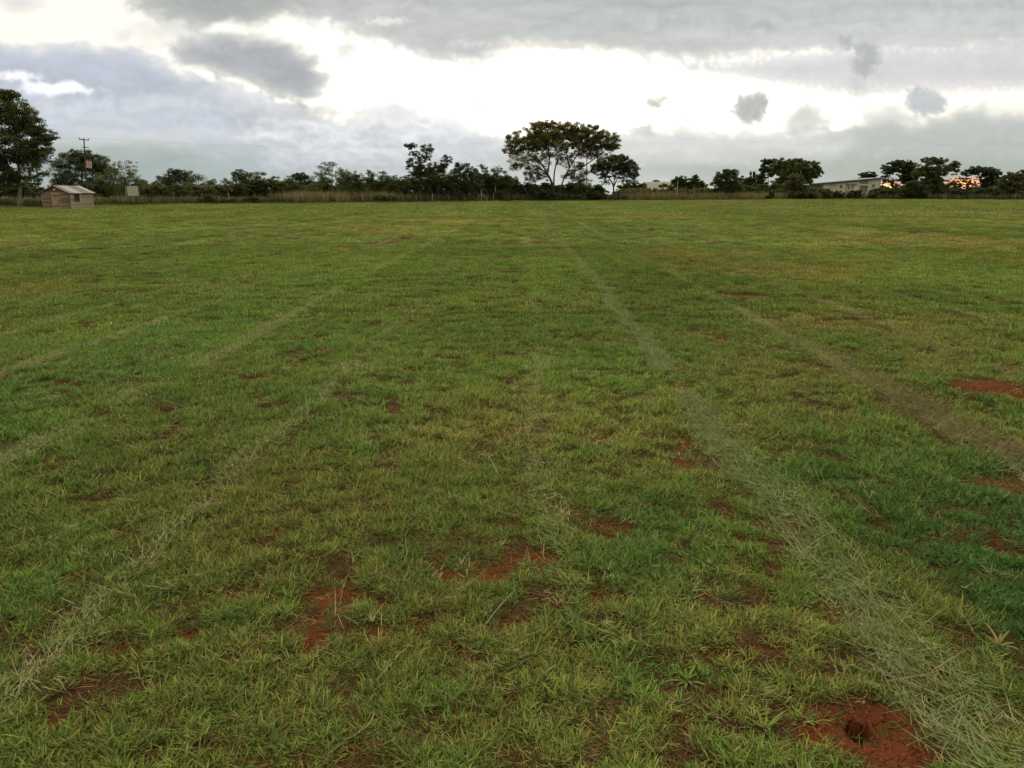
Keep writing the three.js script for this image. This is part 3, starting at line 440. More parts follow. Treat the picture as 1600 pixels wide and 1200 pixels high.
tree('acacia_tree', 'smaller flat topped acacia beside the great one, clear stem showing', 'tree', 190, 958, [[960, 257, 30, 12, 1.2], [938, 262, 16, 11, 1.1], [982, 264, 17, 12, 1.1], [966, 247, 19, 6], [990, 275, 9, 10, .6], [944, 275, 12, 7, .6], [970, 272, 16, 8, .6], [978, 283, 12, 6, .4], [946, 284, 9, 5, .3]], { green: 'dark', trunkR: .3, limbs: [[[958, 308], [959, 290], [951, 275], [939, 260]], [[959, 292], [966, 276], [984, 262]], [[959, 289], [962, 268], [963, 252]]] });
tree('low_tree', 'low dark tree under the flat topped acacia by the sand mound', 'tree', 215, 998, [[1000, 291, 11, 6], [986, 292, 12, 7], [975, 294, 12, 6]], { green: 'dark', stems: 2, trunkR: .1 });
tree('sparse_shrub_tree', 'small sparse pair of crowns before the pale sand mound', 'tree', 212, 1042, [[1036, 291, 7, 4, .7], [1048, 292, 6, 5, .7]], { green: 'dark', stems: 2, trunkR: .06 });
tree('clump_tree', 'compact dark tree clump with a pale post in front', 'tree', 230, 1070, [[1064, 282, 14, 8], [1082, 286, 15, 9], [1058, 288, 8, 9], [1097, 289, 8, 7], [1075, 294, 18, 6]], { green: 'deep', stems: 2, trunkR: .14 });
tree('tufted_tree', 'slim tree with a palm-like tuft above the compact clump', 'tree', 228, 1087, [[1087, 276, 5, 2.6], [1087, 281, 3, 3, .5]], { green: 'dark', trunkR: .1 });
tree('round_headed_tree', 'round headed dark tree on a short stem in dry grass', 'tree', E(1136, 4), 1136, [[1134, 277, 19, 11], [1140, 270, 15, 6], [1124, 287, 13, 11], [1149, 289, 12, 11], [1136, 292, 16, 8]], { green: 'dark', trunkR: .18 });
tree('row_tree', 'low even row tree linking round headed tree and big crown', 'tree', 262, 1172, [[1165, 285, 18, 9], [1186, 286, 16, 10], [1175, 294, 20, 7]], { green: 'deep', stems: 3, trunkR: .1 });
tree('slim_conifer', 'thin dark spire standing over the low row tree', 'tree', 268, 1173, [[1173, 273, 1.5, 5], [1173, 281, 2, 5]], { green: 'deep', trunkR: .08, group: 'thin spires over the low row tree' });
tree('slim_conifer', 'thin dark spire standing over the low row tree', 'tree', 268, 1178, [[1178, 273, 1.5, 5], [1178, 281, 2, 5]], { green: 'deep', trunkR: .08, group: 'thin spires over the low row tree' });
tree('crooked_tree', 'dark crooked tree half hidden by the big round crown', 'tree', 258, 1202, [[1201, 265, 13, 12], [1197, 253, 8, 5], [1190, 277, 9, 7, .7], [1208, 252, 8, 4]], { green: 'deep', trunkR: .2 });
tree('big_round_tree', 'big round green tree next to the long cream building', 'tree', 250, 1242, [[1240, 266, 34, 16], [1224, 260, 20, 12], [1262, 262, 20, 10], [1278, 270, 8, 7, .7], [1245, 253, 18, 5], [1225, 280, 18, 12], [1262, 278, 14, 9]], { green: 'mid', trunkR: .35 });
tree('mounded_bush', 'tall mounded olive bush before the big round tree', 'bush', E(1242, 6), 1242, [[1243, 281, 14, 10], [1236, 292, 17, 10], [1252, 293, 12, 9]], { green: 'olive', stems: 3, trunkR: .08, foliage: 'foliage', stem: 'stems' });
tree('flat_tree', 'dark flat tree showing over the roof of the cream building', 'tree', 300, 1357, [[1357, 273, 15, 4], [1357, 279, 14, 5], [1350, 285, 14, 8]], { green: 'deep', trunkR: .2 });
tree('lopsided_tree', 'dark lopsided tree at the end of the cream building', 'tree', 262, 1412, [[1400, 261, 22, 8], [1410, 254, 18, 4], [1388, 268, 11, 5, .8], [1424, 268, 18, 12], [1413, 276, 12, 8, .8], [1420, 288, 14, 12]], { green: 'deep', trunkR: .25 });
tree('bright_topped_tree', 'tall green tree with light through its top, by the sunset glow', 'tree', 252, 1462, [[1465, 261, 26, 12], [1458, 250, 18, 5, .7], [1492, 265, 9, 9, .5], [1445, 271, 18, 10], [1464, 280, 18, 10], [1494, 257, 7, 5, .5], [1452, 292, 18, 12]], { green: 'mid', trunkR: .28, stems: 2 });
tree('umbrella_tree', 'umbrella shaped tree with sunset glow showing below its crown', 'tree', 256, 1540, [[1530, 266, 22, 6], [1515, 270, 13, 5, .8], [1547, 271, 16, 7], [1541, 288, 9, 12], [1552, 282, 12, 9], [1535, 277, 9, 5, .35], [1506, 283, 22, 6, .35], [1520, 290, 18, 5, .4], [1492, 290, 12, 6, .5]], { green: 'deep', trunkR: .22 });
tree('thick_tree', 'thick grey green tree with a bushy base past the sunset glow', 'tree', E(1585, 8), 1583, [[1580, 278, 20, 9], [1572, 291, 20, 15], [1602, 274, 14, 9], [1600, 292, 20, 16], [1628, 280, 22, 14], [1640, 298, 24, 12]], { green: 'olive', stems: 3, trunkR: .14 });
tree('flame_gap_tree', 'ragged thin tree letting the orange glow through beside the building', 'tree', 258, 1388, [[1384, 276, 8, 2.4, .5], [1392, 284, 11, 6, .35], [1382, 282, 7, 5, .3], [1380, 294, 10, 4, .7], [1398, 292, 10, 5, .6]], { green: 'deep', trunkR: .1 });

/* bushes along the mown edge and the scrub that closes the tree line */
const bush = (label, px, D, lobes, green, group) => tree('bush', label, 'bush', D, px, lobes, { green, stems: 3, trunkR: .03, group, twigs: false, foliage: 'foliage', stem: 'stems', deep: 1.1 });
bush('wide dark bush on the mown edge below the ragged olive tree', 322, E(322, .9), [[322, 312, 16, 5], [330, 310, 9, 6]], 'deep');
bush('low flat bush on the mown edge below the lone sapling', 358, E(358, .9), [[358, 313, 14, 4]], 'deep');
bush('round dark bush on the mown edge below the spreading tree', 392, E(392, .9), [[388, 312, 11, 5], [400, 312, 9, 5]], 'deep');
bush('black green twin bush on the mown edge below the feathery tree', 602, E(602, .9), [[594, 310, 12, 6], [612, 311, 10, 5]], 'deep');
bush('rounded bush beside the braced fence post', 779, E(779, 1.2), [[779, 303, 9, 8]], 'dark');
bush('bulky dark bush under the left boughs of the great acacia', 851, E(851, 1), [[848, 304, 17, 8], [860, 306, 10, 6]], 'deep');
bush('long low bush at the foot of the great acacia', 888, E(888, 1), [[884, 308, 14, 5], [900, 308, 10, 5]], 'dark');
bush('bulky dark bush between the two acacias at the field edge', 928, E(928, 1), [[928, 304, 16, 8], [938, 307, 10, 5]], 'deep');
bush('small dark bush in dry grass before the sand mound', 1031, E(1031, 8), [[1031, 302, 6, 5]], 'deep');
bush('small upright bush beside the mounded olive bush', 1206, E(1206, 1), [[1206, 304, 5, 5], [1200, 308, 8, 3]], 'dark');
bush('long dark bush at the field edge below the mounded bush', 1248, E(1248, 1), [[1240, 304, 13, 5], [1256, 304, 14, 6], [1270, 306, 8, 4]], 'deep');
bush('round bush at the field edge before the open end of the building', 1293, E(1293, 1), [[1291, 303, 8, 6], [1310, 304, 9, 6]], 'deep');
bush('dense dark bush at the field edge before the building windows', 1336, E(1336, 1), [[1336, 302, 13, 7]], 'deep');
bush('thin upright bush at the far corner of the building', 1368, E(1368, 1), [[1368, 301, 5, 7], [1364, 306, 8, 4]], 'dark');
bush('big black green bush between building and bright topped tree', 1427, E(1427, 1.5), [[1427, 294, 17, 11], [1420, 301, 14, 8], [1438, 302, 12, 8]], 'deep');
{
  const r = rng(321), made = [], scrub = (x0, x1, y0, y1, step, back, green, label, group) => { for (let x = x0; x < x1; x += step * (.7 + .6 * r())) { const h = lerp(y0, y1, r()), w = step * (.9 + .5 * r()); made.push([x, h, green]); made[made.length - 1].push(tree('scrub_bush', label, 'bush', E(x, back * (.7 + .6 * r())), x, [[x, (h + 309) / 2, w, (309 - h) / 2], [x + (r() - .5) * w, h + (309 - h) * .35, w * .7, (309 - h) * .3], [x + (r() - .5) * w, 301, w * 1.15, 6, .8]], { green, stems: 2, trunkR: .05, group, twigs: false, foliage: 'foliage', stem: 'stems', full: .26, leaf: 1.75 })); } };
  scrub(-30, 62, 280, 292, 15, 14, 'dark', 'dark green scrub bush behind the plank hut', 'scrub bushes behind the hut');
  scrub(85, 225, 282, 293, 14, 18, 'dark', 'scrub bush under trees between pole and white board', 'scrub bushes by the pole');
  scrub(225, 345, 282, 292, 13, 9, 'olive', 'olive scrub bush behind the fence near the white board', 'olive scrub behind the fence');
  scrub(355, 640, 280, 289, 14, 14, 'dark', 'dark scrub bush filling the tree line behind dry grass', 'scrub bushes behind dry grass');
  scrub(640, 800, 272, 284, 15, 7, 'dark', 'tall dense hedge bush joining tiered tree and great acacia', 'hedge bushes');
  scrub(800, 940, 282, 291, 14, 8, 'deep', 'low hedge bush around the foot of the great acacia', 'hedge bushes by the acacia');
  scrub(1150, 1225, 286, 293, 14, 16, 'dark', 'brownish scrub bush before the low row tree', 'scrub by the row tree');
  scrub(968, 1110, 296, 300, 13, 10, 'olive', 'low olive scrub bush in dry grass before the sand mound', 'scrub before the mound');
  scrub(1100, 1150, 293, 297, 12, 14, 'dark', 'low scrub bush beside the round headed tree', 'scrub beside the round headed tree');
  scrub(1222, 1290, 291, 297, 13, 8, 'dark', 'low scrub bush below the big round tree', 'scrub below the big round tree');
  scrub(1372, 1440, 293, 297, 12, 9, 'dark', 'low scrub bush at the end of the building', 'scrub at the building end');
  scrub(1560, 1640, 288, 295, 13, 9, 'olive', 'olive scrub bush below the thick tree', 'scrub below the thick tree');
  scrub(1440, 1476, 281, 288, 12, 10, 'deep', 'dark scrub bush below the bright topped tree', 'scrub below the bright topped tree');
  scrub(1478, 1560, 291, 297, 13, 9, 'dark', 'low scrub bush under the orange sunset glow', 'scrub under the glow');
{
  const ANCHORS = [[-10, 'behind the large pale trunk tree'], [50, 'behind the plank hut'], [100, 'at the foot of the broad dark tree'], [135, 'below the transformer pole'], [168, 'at the foot of the airy light tree'], [205, 'behind the cream board'], [238, 'beside the thicket tree past the board'], [277, 'below the crested dark tree'], [318, 'below the ragged olive tree'], [352, 'beside the lone sapling'], [395, 'under the spreading dark tree'], [432, 'between the spreading and domed trees'], [468, 'below the small domed tree'], [510, 'below the pale rounded crown'], [551, 'beside the leafy mid green tree'], [590, 'below the feathery spiky tree'], [624, 'beside the low olive scrub tree'], [654, 'at the foot of the tall tiered tree'], [688, 'below the leaning top tuft'], [722, 'below the spiky crowned tree'], [752, 'behind the braced fence post'], [785, 'below the faded thin tree tops'], [820, 'under the outer bough of the great acacia'], [862, 'at the trunk of the great acacia'], [900, 'under the great acacia beside its trunk'], [930, 'between the two acacias'], [985, 'below the smaller flat topped acacia'], [1020, 'before the foot of the sand mound'], [1050, 'below the small sparse pair of crowns'], [1085, 'before the compact dark clump'], [1118, 'between the clump and the round headed tree'], [1142, 'under the round headed tree'], [1160, 'beside the round headed tree'], [1235, 'below the big round tree'], [1275, 'at the open end of the cream building'], [1382, 'at the glow end of the cream building'], [1420, 'below the lopsided dark tree'], [1180, 'below the thin spires'], [1210, 'at the foot of the crooked tree'], [1455, 'below the bright topped tree'], [1495, 'under the orange sunset glow'], [1530, 'below the umbrella shaped tree'], [1560, 'beside the thick grey green tree'], [1600, 'below the thick grey green tree']];
  const by = new Map(); for (const m of made) { const a = ANCHORS.reduce((p, q) => (Math.abs(q[0] - m[0]) < Math.abs(p[0] - m[0]) ? q : p)); if (!by.has(a)) by.set(a, []); by.get(a).push(m); }
  for (const [a, list] of by) { list.sort((p, q) => p[1] - q[1]); list.forEach((m, i) => { const o = m[3], tone = { deep: 'blackish green', dark: 'dark green', olive: 'olive green' }[m[2]], rank = list.length === 1 ? '' : list.length === 2 ? ['taller ', 'shorter '][i] : i === list.length - 1 ? 'lowest ' : ['tallest ', 'second tallest ', 'third tallest ', 'fourth tallest ', 'fifth tallest ', 'sixth tallest '][i]; o.userData.label = `${rank}${tone} scrub bush ${a[1]}`; }); }
}
}
{ let tri = 0; scene.traverse((o) => { if (o.isMesh && !o.isInstancedMesh) tri += (o.geometry.index ?? o.geometry.attributes.position).count / 3; }); console.log('leaves', leafTotal, 'triangles', tri); }

/* rough grass beyond the mown edge */
{
  const r = rng(88), dry = [], green = [], band = (px, back, list, hk, tint) => { const D = edgeD(px) + back, p = at(px, HOR, D), k = .7 + .6 * r(); list.push([p.x, -0.03, p.z, hk * (.7 + .6 * r()), r() * 6.283, tint.map((v) => v * k), .08]); };
  const dryness = (px) => Math.max(.7 * sstep(425, 470, px) * (1 - sstep(600, 640, px)), sstep(965, 990, px) * (1 - sstep(1270, 1310, px)) * .8, .2 * sstep(150, 200, px) * (1 - sstep(330, 380, px)), .08);
  for (let i = 0; i < 20000; i++) { const px = -200 + 2000 * r(), d = dryness(px), b = 1.5 + 9 * r(); const low = px < 420 ? .72 : 1; if (r() < d) band(px, b, dry, 1.35 * low, r() < .3 ? [.25, .205, .10] : [.37, .325, .145]); else band(px, b * 1.1, green, 1.3 * low, r() < .55 ? [.075, .105, .034] : [.12, .125, .045]); }
  for (let i = 0; i < 6000; i++) band(-200 + 2000 * r(), -.4 + 1.6 * r(), green, .5, r() < .5 ? [.06, .08, .028] : [.09, .095, .036]);
  const tall = (s, n, len, wid) => tuft(s, { n, spread: .34, len, wid, lean: [.02, .45], bend: .5, dry: 0, seg: 3 });
  scatter('tall_grass', 'tall tan grass standing behind the wire fence', [tall(51, 26, 1.15, .024), tall(52, 26, 1.3, .022)], grassMat, dry);
  scatter('verge_grass', 'rough unmown green grass along the fence', [tall(53, 30, .8, .03), tall(54, 30, .9, .028)], grassMat, green);
}

/* ------------------------------------------------------------------ sand mound far behind */
{
  const D = 640, P = [], I = [], nx = 60, nz = 24, L = at(1000, HOR, D).x, Rr = at(1124, HOR, D).x, r = rng(4), top = at(1060, 283.6, D).y;
  for (let j = 0; j <= nz; j++) for (let i = 0; i <= nx; i++) { const u = i / nx, v = j / nz, prof = sstep(0, .16, u) * (1 - sstep(.86, 1, u)) * sstep(0, .35, v) * (1 - sstep(.65, 1, v)); P.push(lerp(L, Rr, u), -0.2 + (top + .2) * Math.min(1, prof * 1.08) * (1 + .02 * noise(u * 14, v * 9)) * (prof > .01 ? 1 : 0), -D - 30 + 60 * (.5 - v) - 30 * 0); }
  for (let j = 0; j < nz; j++) for (let i = 0; i < nx; i++) { const a = j * (nx + 1) + i; I.push(a, a + nx + 1, a + 1, a + 1, a + nx + 1, a + nx + 2); }
  const m = mesh('sand_mound', geom(P, null, I), std(.40, .365, .25, 1, { side: THREE.DoubleSide })); m.userData.kind = 'structure';
  tree('mound_bush', 'tiny bush on top of the pale sand mound', 'bush', D + 28, 1026, [[1025, 283, 5, 1.3]], { green: 'grey', stems: 2, trunkR: .1, twigs: false, foliage: 'foliage', stem: 'stems' });
}

/* ------------------------------------------------------------------ wire fence on the field edge */
{
  const o = thing('wire_fence', 'wire fence on thin posts running along the far field edge', 'fence', new THREE.Vector3());
  const wood = std(.20, .18, .15), pale = std(.32, .30, .26), steel = std(.25, .25, .24, .5, { metalness: .6 }), r = rng(61), line = [];
  for (let px = 160; px < 1760; px += 1) { const D = E(px, 1.3), p = at(px, HOR, D); line.push([p.x, p.z, px]); }
  let acc = 0; const posts = [];
  for (let i = 1; i < line.length; i++) { acc += Math.hypot(line[i][0] - line[i - 1][0], line[i][1] - line[i - 1][1]); if (acc > 4.2) { acc = 0; posts.push(line[i]); } }
  const gs = [new THREE.CylinderGeometry(.045, .055, 1, 7), new THREE.CylinderGeometry(.055, .06, 1, 7)];
  posts.forEach(([x, z], i) => { const p = mesh('post', gs[i % 2], r() < .3 ? pale : wood, o), h = 1.65 + .35 * r(); p.scale.y = h; p.position.set(x, h / 2 - .12, z); p.rotation.set((r() - .5) * .06, r() * 6, (r() - .5) * .08); });
  for (const y of [.35, .75, 1.15, 1.5]) mesh('wire', new THREE.TubeGeometry(new THREE.CatmullRomCurve3(posts.map(([x, z], i) => new THREE.Vector3(x, y - .015 * (i % 2), z)), false, 'catmullrom', 0), posts.length * 2, .004, 4), steel, o);
  // strainer post with two raking stays
  const s = at(752, HOR, E(752, .6)); s.y = 0; const st = mesh('strainer_post', new THREE.CylinderGeometry(.09, .1, 2.7, 9), std(.33, .30, .26), o); st.position.set(s.x, 1.25, s.z);
  for (const k of [-1, 1]) { const g = limb([new THREE.Vector3(0, 1.75, 0), new THREE.Vector3(k * .75, .95, 0), new THREE.Vector3(k * 1.5, .05, 0)], .06, .06, 7), m = mesh('raking_stay', g, std(.3, .27, .23), o); m.position.copy(s).setY(0); }
  const tallPost = (px, top, D, rad, mat) => { const t = at(px, top, D), m = mesh('tall_post', new THREE.CylinderGeometry(rad, rad * 1.1, t.y + .2, 8), mat, o); m.position.set(t.x, (t.y - .2) / 2, t.z); };
  tallPost(774, 286, E(774, 2.2), .1, pale); tallPost(1059, 282, E(1059, 2), .09, pale); tallPost(1027, 292, E(1027, 2), .07, wood); tallPost(1085, 290, E(1085, 2), .07, wood); tallPost(983, 291, E(983, 2), .08, wood); tallPost(958.6, 292, E(958, 2.2), .1, pale);
}

/* ------------------------------------------------------------------ power line */
{
  const wood = std(.06, .05, .042), metal = std(.3, .3, .3, .5, { metalness: .4 }), glass = std(.3, .2, .16, .3);
  const pole = (label, px, top, D, turn, trans, lean = 0) => {
    const t = at(px, top, D), o = thing('utility_pole', label, 'pole', new THREE.Vector3(t.x - lean * t.y, 0, t.z), turn); o.rotation.order = 'ZYX'; o.rotation.z = -lean;
    mesh('shaft', new THREE.CylinderGeometry(.08, .125, t.y + .3, 10).translate(0, (t.y - .3) / 2, 0), wood, o);
    for (const [y, w] of trans ? [[t.y - .18, 1.25], [t.y - 1.75, 1.1]] : [[t.y - .2, 1.3]]) { mesh('crossarm', box(w, .12, .1, 0, y, .15), wood, o); for (const x of [-.46, 0, .46]) mesh('insulator', new THREE.LatheGeometry([[0, 0], [.04, 0], [.04, .06], [.075, .08], [.05, .12], [.07, .14], [.045, .18], [0, .2]].map(([a, b]) => new THREE.Vector2(a, b)), 8).translate(x * w, y + .06, .15), glass, o); }
    if (trans) {
      const tk = mesh('transformer', new THREE.CylinderGeometry(.36, .36, .95, 14).translate(.42, t.y - 3.5, .18), std(.50, .33, .27, .6), o);
      mesh('bushing', mergeGeometries([-.15, .1].map((x) => new THREE.CylinderGeometry(.04, .05, .25, 8).translate(.42 + x, t.y - 2.92, .18))), glass, tk); mesh('bracket', box(.5, .06, .2, .25, t.y - 3.95, .14), metal, o);
      for (const y of [1.2, 2.3]) mesh('crossarm', box(.9, .09, .08, .1, t.y - y, .15), wood, o);
    }
    return t;
  };
  const a = pole('tall pole with transformer rising behind the plank hut', 131, 216, 112, .5, true, .075), b = pole('slender tall pole standing in front of the great acacia', 918, 208, E(918, 3), .2, false);
  pole('short far pole between the large pale trunk tree and the hut', 58, 264, 150, .3, false, .06);
  const c = at(1900, 214, 190), z0 = at(-700, 190, 120);
  for (const [k, dy] of [[-.9, 0], [0, .06], [.9, 0]]) {
    const span = (p, q, sag) => { const pts = []; for (let i = 0; i <= 24; i++) { const t = i / 24; pts.push(new THREE.Vector3(lerp(p.x, q.x, t) + k * .35, lerp(p.y, q.y, t) + dy - sag * 4 * t * (1 - t), lerp(p.z, q.z, t) + k * .8)); } return new THREE.TubeGeometry(new THREE.CatmullRomCurve3(pts), 48, .0024, 5); };
    const w = mesh('power_line', mergeGeometries([span(z0, a, 1), span(a, b, 2.1), span(b, c, 2.2)]), std(.12, .12, .12, .5)); mark(w, 'thin power cable strung between the utility poles', 'cable', 'power cables between the poles');
  }
}

/* ------------------------------------------------------------------ white board beside the hut */
{
  const p = at(207, HOR, 113), o = thing('signboard', 'blank cream board on two posts standing past the plank hut', 'sign', new THREE.Vector3(p.x, 0, p.z), .12);
  const cream = std(.62, .60, .46, .6, { map: canvasTex(128, 128, (c, w, h) => { c.fillStyle = '#e9e6d6'; c.fillRect(0, 0, w, h); const r = rng(3); for (let i = 0; i < 160; i++) { c.fillStyle = `rgba(120,105,70,${.03 + .06 * r()})`; c.fillRect(r() * w, r() * h, 1 + 3 * r(), 8 + 40 * r()); } }) }), dark = std(.10, .09, .075);
  mesh('post', new THREE.CylinderGeometry(.05, .055, 2.95, 8).translate(-.72, 1.4, 0), dark, o); mesh('post', new THREE.CylinderGeometry(.05, .055, 2.6, 8).translate(.98, 1.2, 0), dark, o);
  mesh('panel', box(1.52, 1.38, .03, .12, 2.06, .075), cream, o); mesh('frame', mergeGeometries([box(1.6, .05, .05, .12, 2.775, .07), box(1.6, .05, .05, .12, 1.345, .07), box(.05, 1.38, .05, -.665, 2.06, .07), box(.05, 1.38, .05, .905, 2.06, .07)]), dark, o);
  const side = mesh('side_panel', box(1.1, 1.3, .03, -.55, 0, 0), cream, o); side.position.set(-.86, 2.08, .02); side.rotation.y = -1.25; 
}

/* ------------------------------------------------------------------ plank hut */
{
  const corner = at(107.5, HOR, 86), turn = 0.0, W = 3.05, Lh = 4.9, eave = 1.78, ridge = 2.5, o = thing('plank_hut', 'small weathered plank hut with a gabled tin roof and door', 'hut', new THREE.Vector3(corner.x, 0, corner.z), turn);
  // own axes: the corner is at the origin, gable wall runs to -x, long wall runs to -z ... both outer faces look to +z and +x
  const r = rng(15), grain = canvasTex(256, 64, (c, w, h) => { c.fillStyle = '#d8d2c8'; c.fillRect(0, 0, w, h); const q = rng(8); for (let i = 0; i < 420; i++) { const v = 90 + q() * 150; c.fillStyle = `rgba(${v},${v * .93},${v * .86},.35)`; c.fillRect(q() * w, q() * h, 12 + q() * 80, 1 + q() * 2); } });
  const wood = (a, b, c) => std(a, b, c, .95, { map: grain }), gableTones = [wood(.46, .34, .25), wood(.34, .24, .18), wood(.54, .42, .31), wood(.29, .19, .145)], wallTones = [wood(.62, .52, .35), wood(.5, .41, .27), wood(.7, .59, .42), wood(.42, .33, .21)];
  const plank = (name, tones, w, h, d, x, y, z, parent) => { const m = mesh(name, box(w, h, d), tones[Math.floor(r() * tones.length)], parent); m.position.set(x, y, z); return m; };
  const gable = mesh('gable_wall', (() => { const s = new THREE.Shape([[-W, 0], [0, 0], [0, eave], [-W / 2, ridge - .03], [-W, eave]].map(([x, y]) => new THREE.Vector2(x, y))); return new THREE.ExtrudeGeometry(s, { depth: .04, bevelEnabled: false }).translate(0, 0, -.06); })(), wood(.10, .06, .045), o);
  const n = 12, ph = ridge / n;
  for (let i = 0; i < n; i++) { const y = ph * (i + .5), half = y < eave ? W / 2 : W / 2 * (ridge - y - .02) / (ridge - eave); if (half < .1) continue; const full = half * 2 - .02;
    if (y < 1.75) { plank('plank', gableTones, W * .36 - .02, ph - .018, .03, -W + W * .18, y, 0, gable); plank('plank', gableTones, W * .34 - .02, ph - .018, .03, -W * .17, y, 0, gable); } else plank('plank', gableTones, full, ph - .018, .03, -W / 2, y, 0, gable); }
  const door = mesh('door', box(W * .29, 1.72, .03, -W * .49, .9, .005), wood(.62, .47, .33), o); mesh('brace', mergeGeometries([box(W * .27, .12, .02, -W * .49, .35, .032), box(W * .27, .12, .02, -W * .49, 1.45, .032)]), wood(.32, .2, .13), door); mesh('handle', box(.03, .14, .04, -W * .38, .95, .05), std(.05, .05, .05, .5), door);
  const vent = mesh('vent', box(.22, .16, .03, -W / 2, 2.12, .03), std(.6, .58, .5), o);
  const wall = mesh('side_wall', box(.04, eave, Lh, -.03, eave / 2, -Lh / 2), wood(.10, .07, .05), o);
  const wz0 = -1.0, wz1 = -1.95, wy0 = .92, wy1 = 1.58, m = 9, sh = eave / m;
  for (let i = 0; i < m; i++) { const y = sh * (i + .5); if (y > wy0 - .06 && y < wy1 + .06) { plank('plank', wallTones, .03, sh - .016, -wz0 - .06, .007, y, (wz0 + .06) / 2 + .02, wall); plank('plank', wallTones, .03, sh - .016, Lh + wz1 - .06, .007, y, (wz1 - .06 - Lh) / 2, wall); } else plank('plank', wallTones, .03, sh - .016, Lh, .007, y, -Lh / 2, wall); }
  const win = mesh('window', mergeGeometries([box(.06, .06, .99, .012, wy0, (wz0 + wz1) / 2), box(.06, .06, .99, .012, wy1, (wz0 + wz1) / 2), box(.06, .6, .06, .012, 1.25, wz0), box(.06, .6, .06, .012, 1.25, wz1), box(.05, .6, .05, .012, 1.25, (wz0 + wz1) / 2), box(.045, .045, .44, .012, 1.27, wz0 - .25), box(.045, .045, .44, .012, 1.27, wz1 + .25)]), wood(.20, .13, .09), o);
  for (const zz of [wz0 - .25, wz1 + .25]) mesh('pane', box(.012, .6, .42, .002, 1.25, zz), std(.03, .032, .035, .12), win);
  mesh('sill_beam', box(.12, .13, Lh * .98, .09, .075, -Lh / 2), wood(.55, .48, .38), o);
  mesh('corner_post', box(.09, eave, .09, .012, eave / 2, .012), wood(.24, .15, .1), o);
  mesh('back_wall', box(W, eave, .04, -W / 2, eave / 2, -Lh + .02), wood(.22, .14, .1), o); mesh('far_wall', box(.04, eave, Lh - .1, -W + .02, eave / 2, -Lh / 2), wood(.22, .14, .1), o);
  // roof: two slopes of corrugated sheets
  const slope = Math.hypot(W / 2, ridge - eave) + .22, ang = Math.atan2(ridge - eave, W / 2), tin = [std(.44, .43, .34, .6), std(.33, .32, .25, .65), std(.24, .2, .15, .7), std(.52, .5, .4, .6)];
  for (const side of [1, -1]) {
    const roof = new THREE.Group(); roof.name = 'roof_slope'; o.add(roof); roof.position.set(-W / 2, ridge + .03, .25); roof.rotation.z = -side * ang;
    const sheets = 6, sw = (Lh + .5) / sheets;
    for (let i = 0; i < sheets; i++) { const g = new THREE.PlaneGeometry(slope, sw * 1.04, 1, 24).rotateX(-Math.PI / 2), p = g.attributes.position; for (let k = 0; k < p.count; k++) p.setY(k, p.getY(k) + .014 * Math.sin(p.getZ(k) / sw * 44)); g.computeVertexNormals(); const s = mesh('roof_sheet', g, Object.assign(tin[Math.floor(r() * 4)], { side: THREE.DoubleSide }), roof); s.position.set(side * slope / 2, .012 * (i % 2) + .02, -sw * (i + .5)); s.rotation.y = (r() - .5) * .015; }
  }
  mesh('barge_board', mergeGeometries([1, -1].map((s) => box(slope, .1, .03, s * slope / 2, 0, 0).rotateZ(-s * ang).translate(-W / 2, ridge - .02, .2))), wood(.16, .11, .08), o);
  mesh('fascia', box(.03, .1, Lh + .4, .17, eave - .1, -Lh / 2 + .02), wood(.14, .1, .075), o);
}

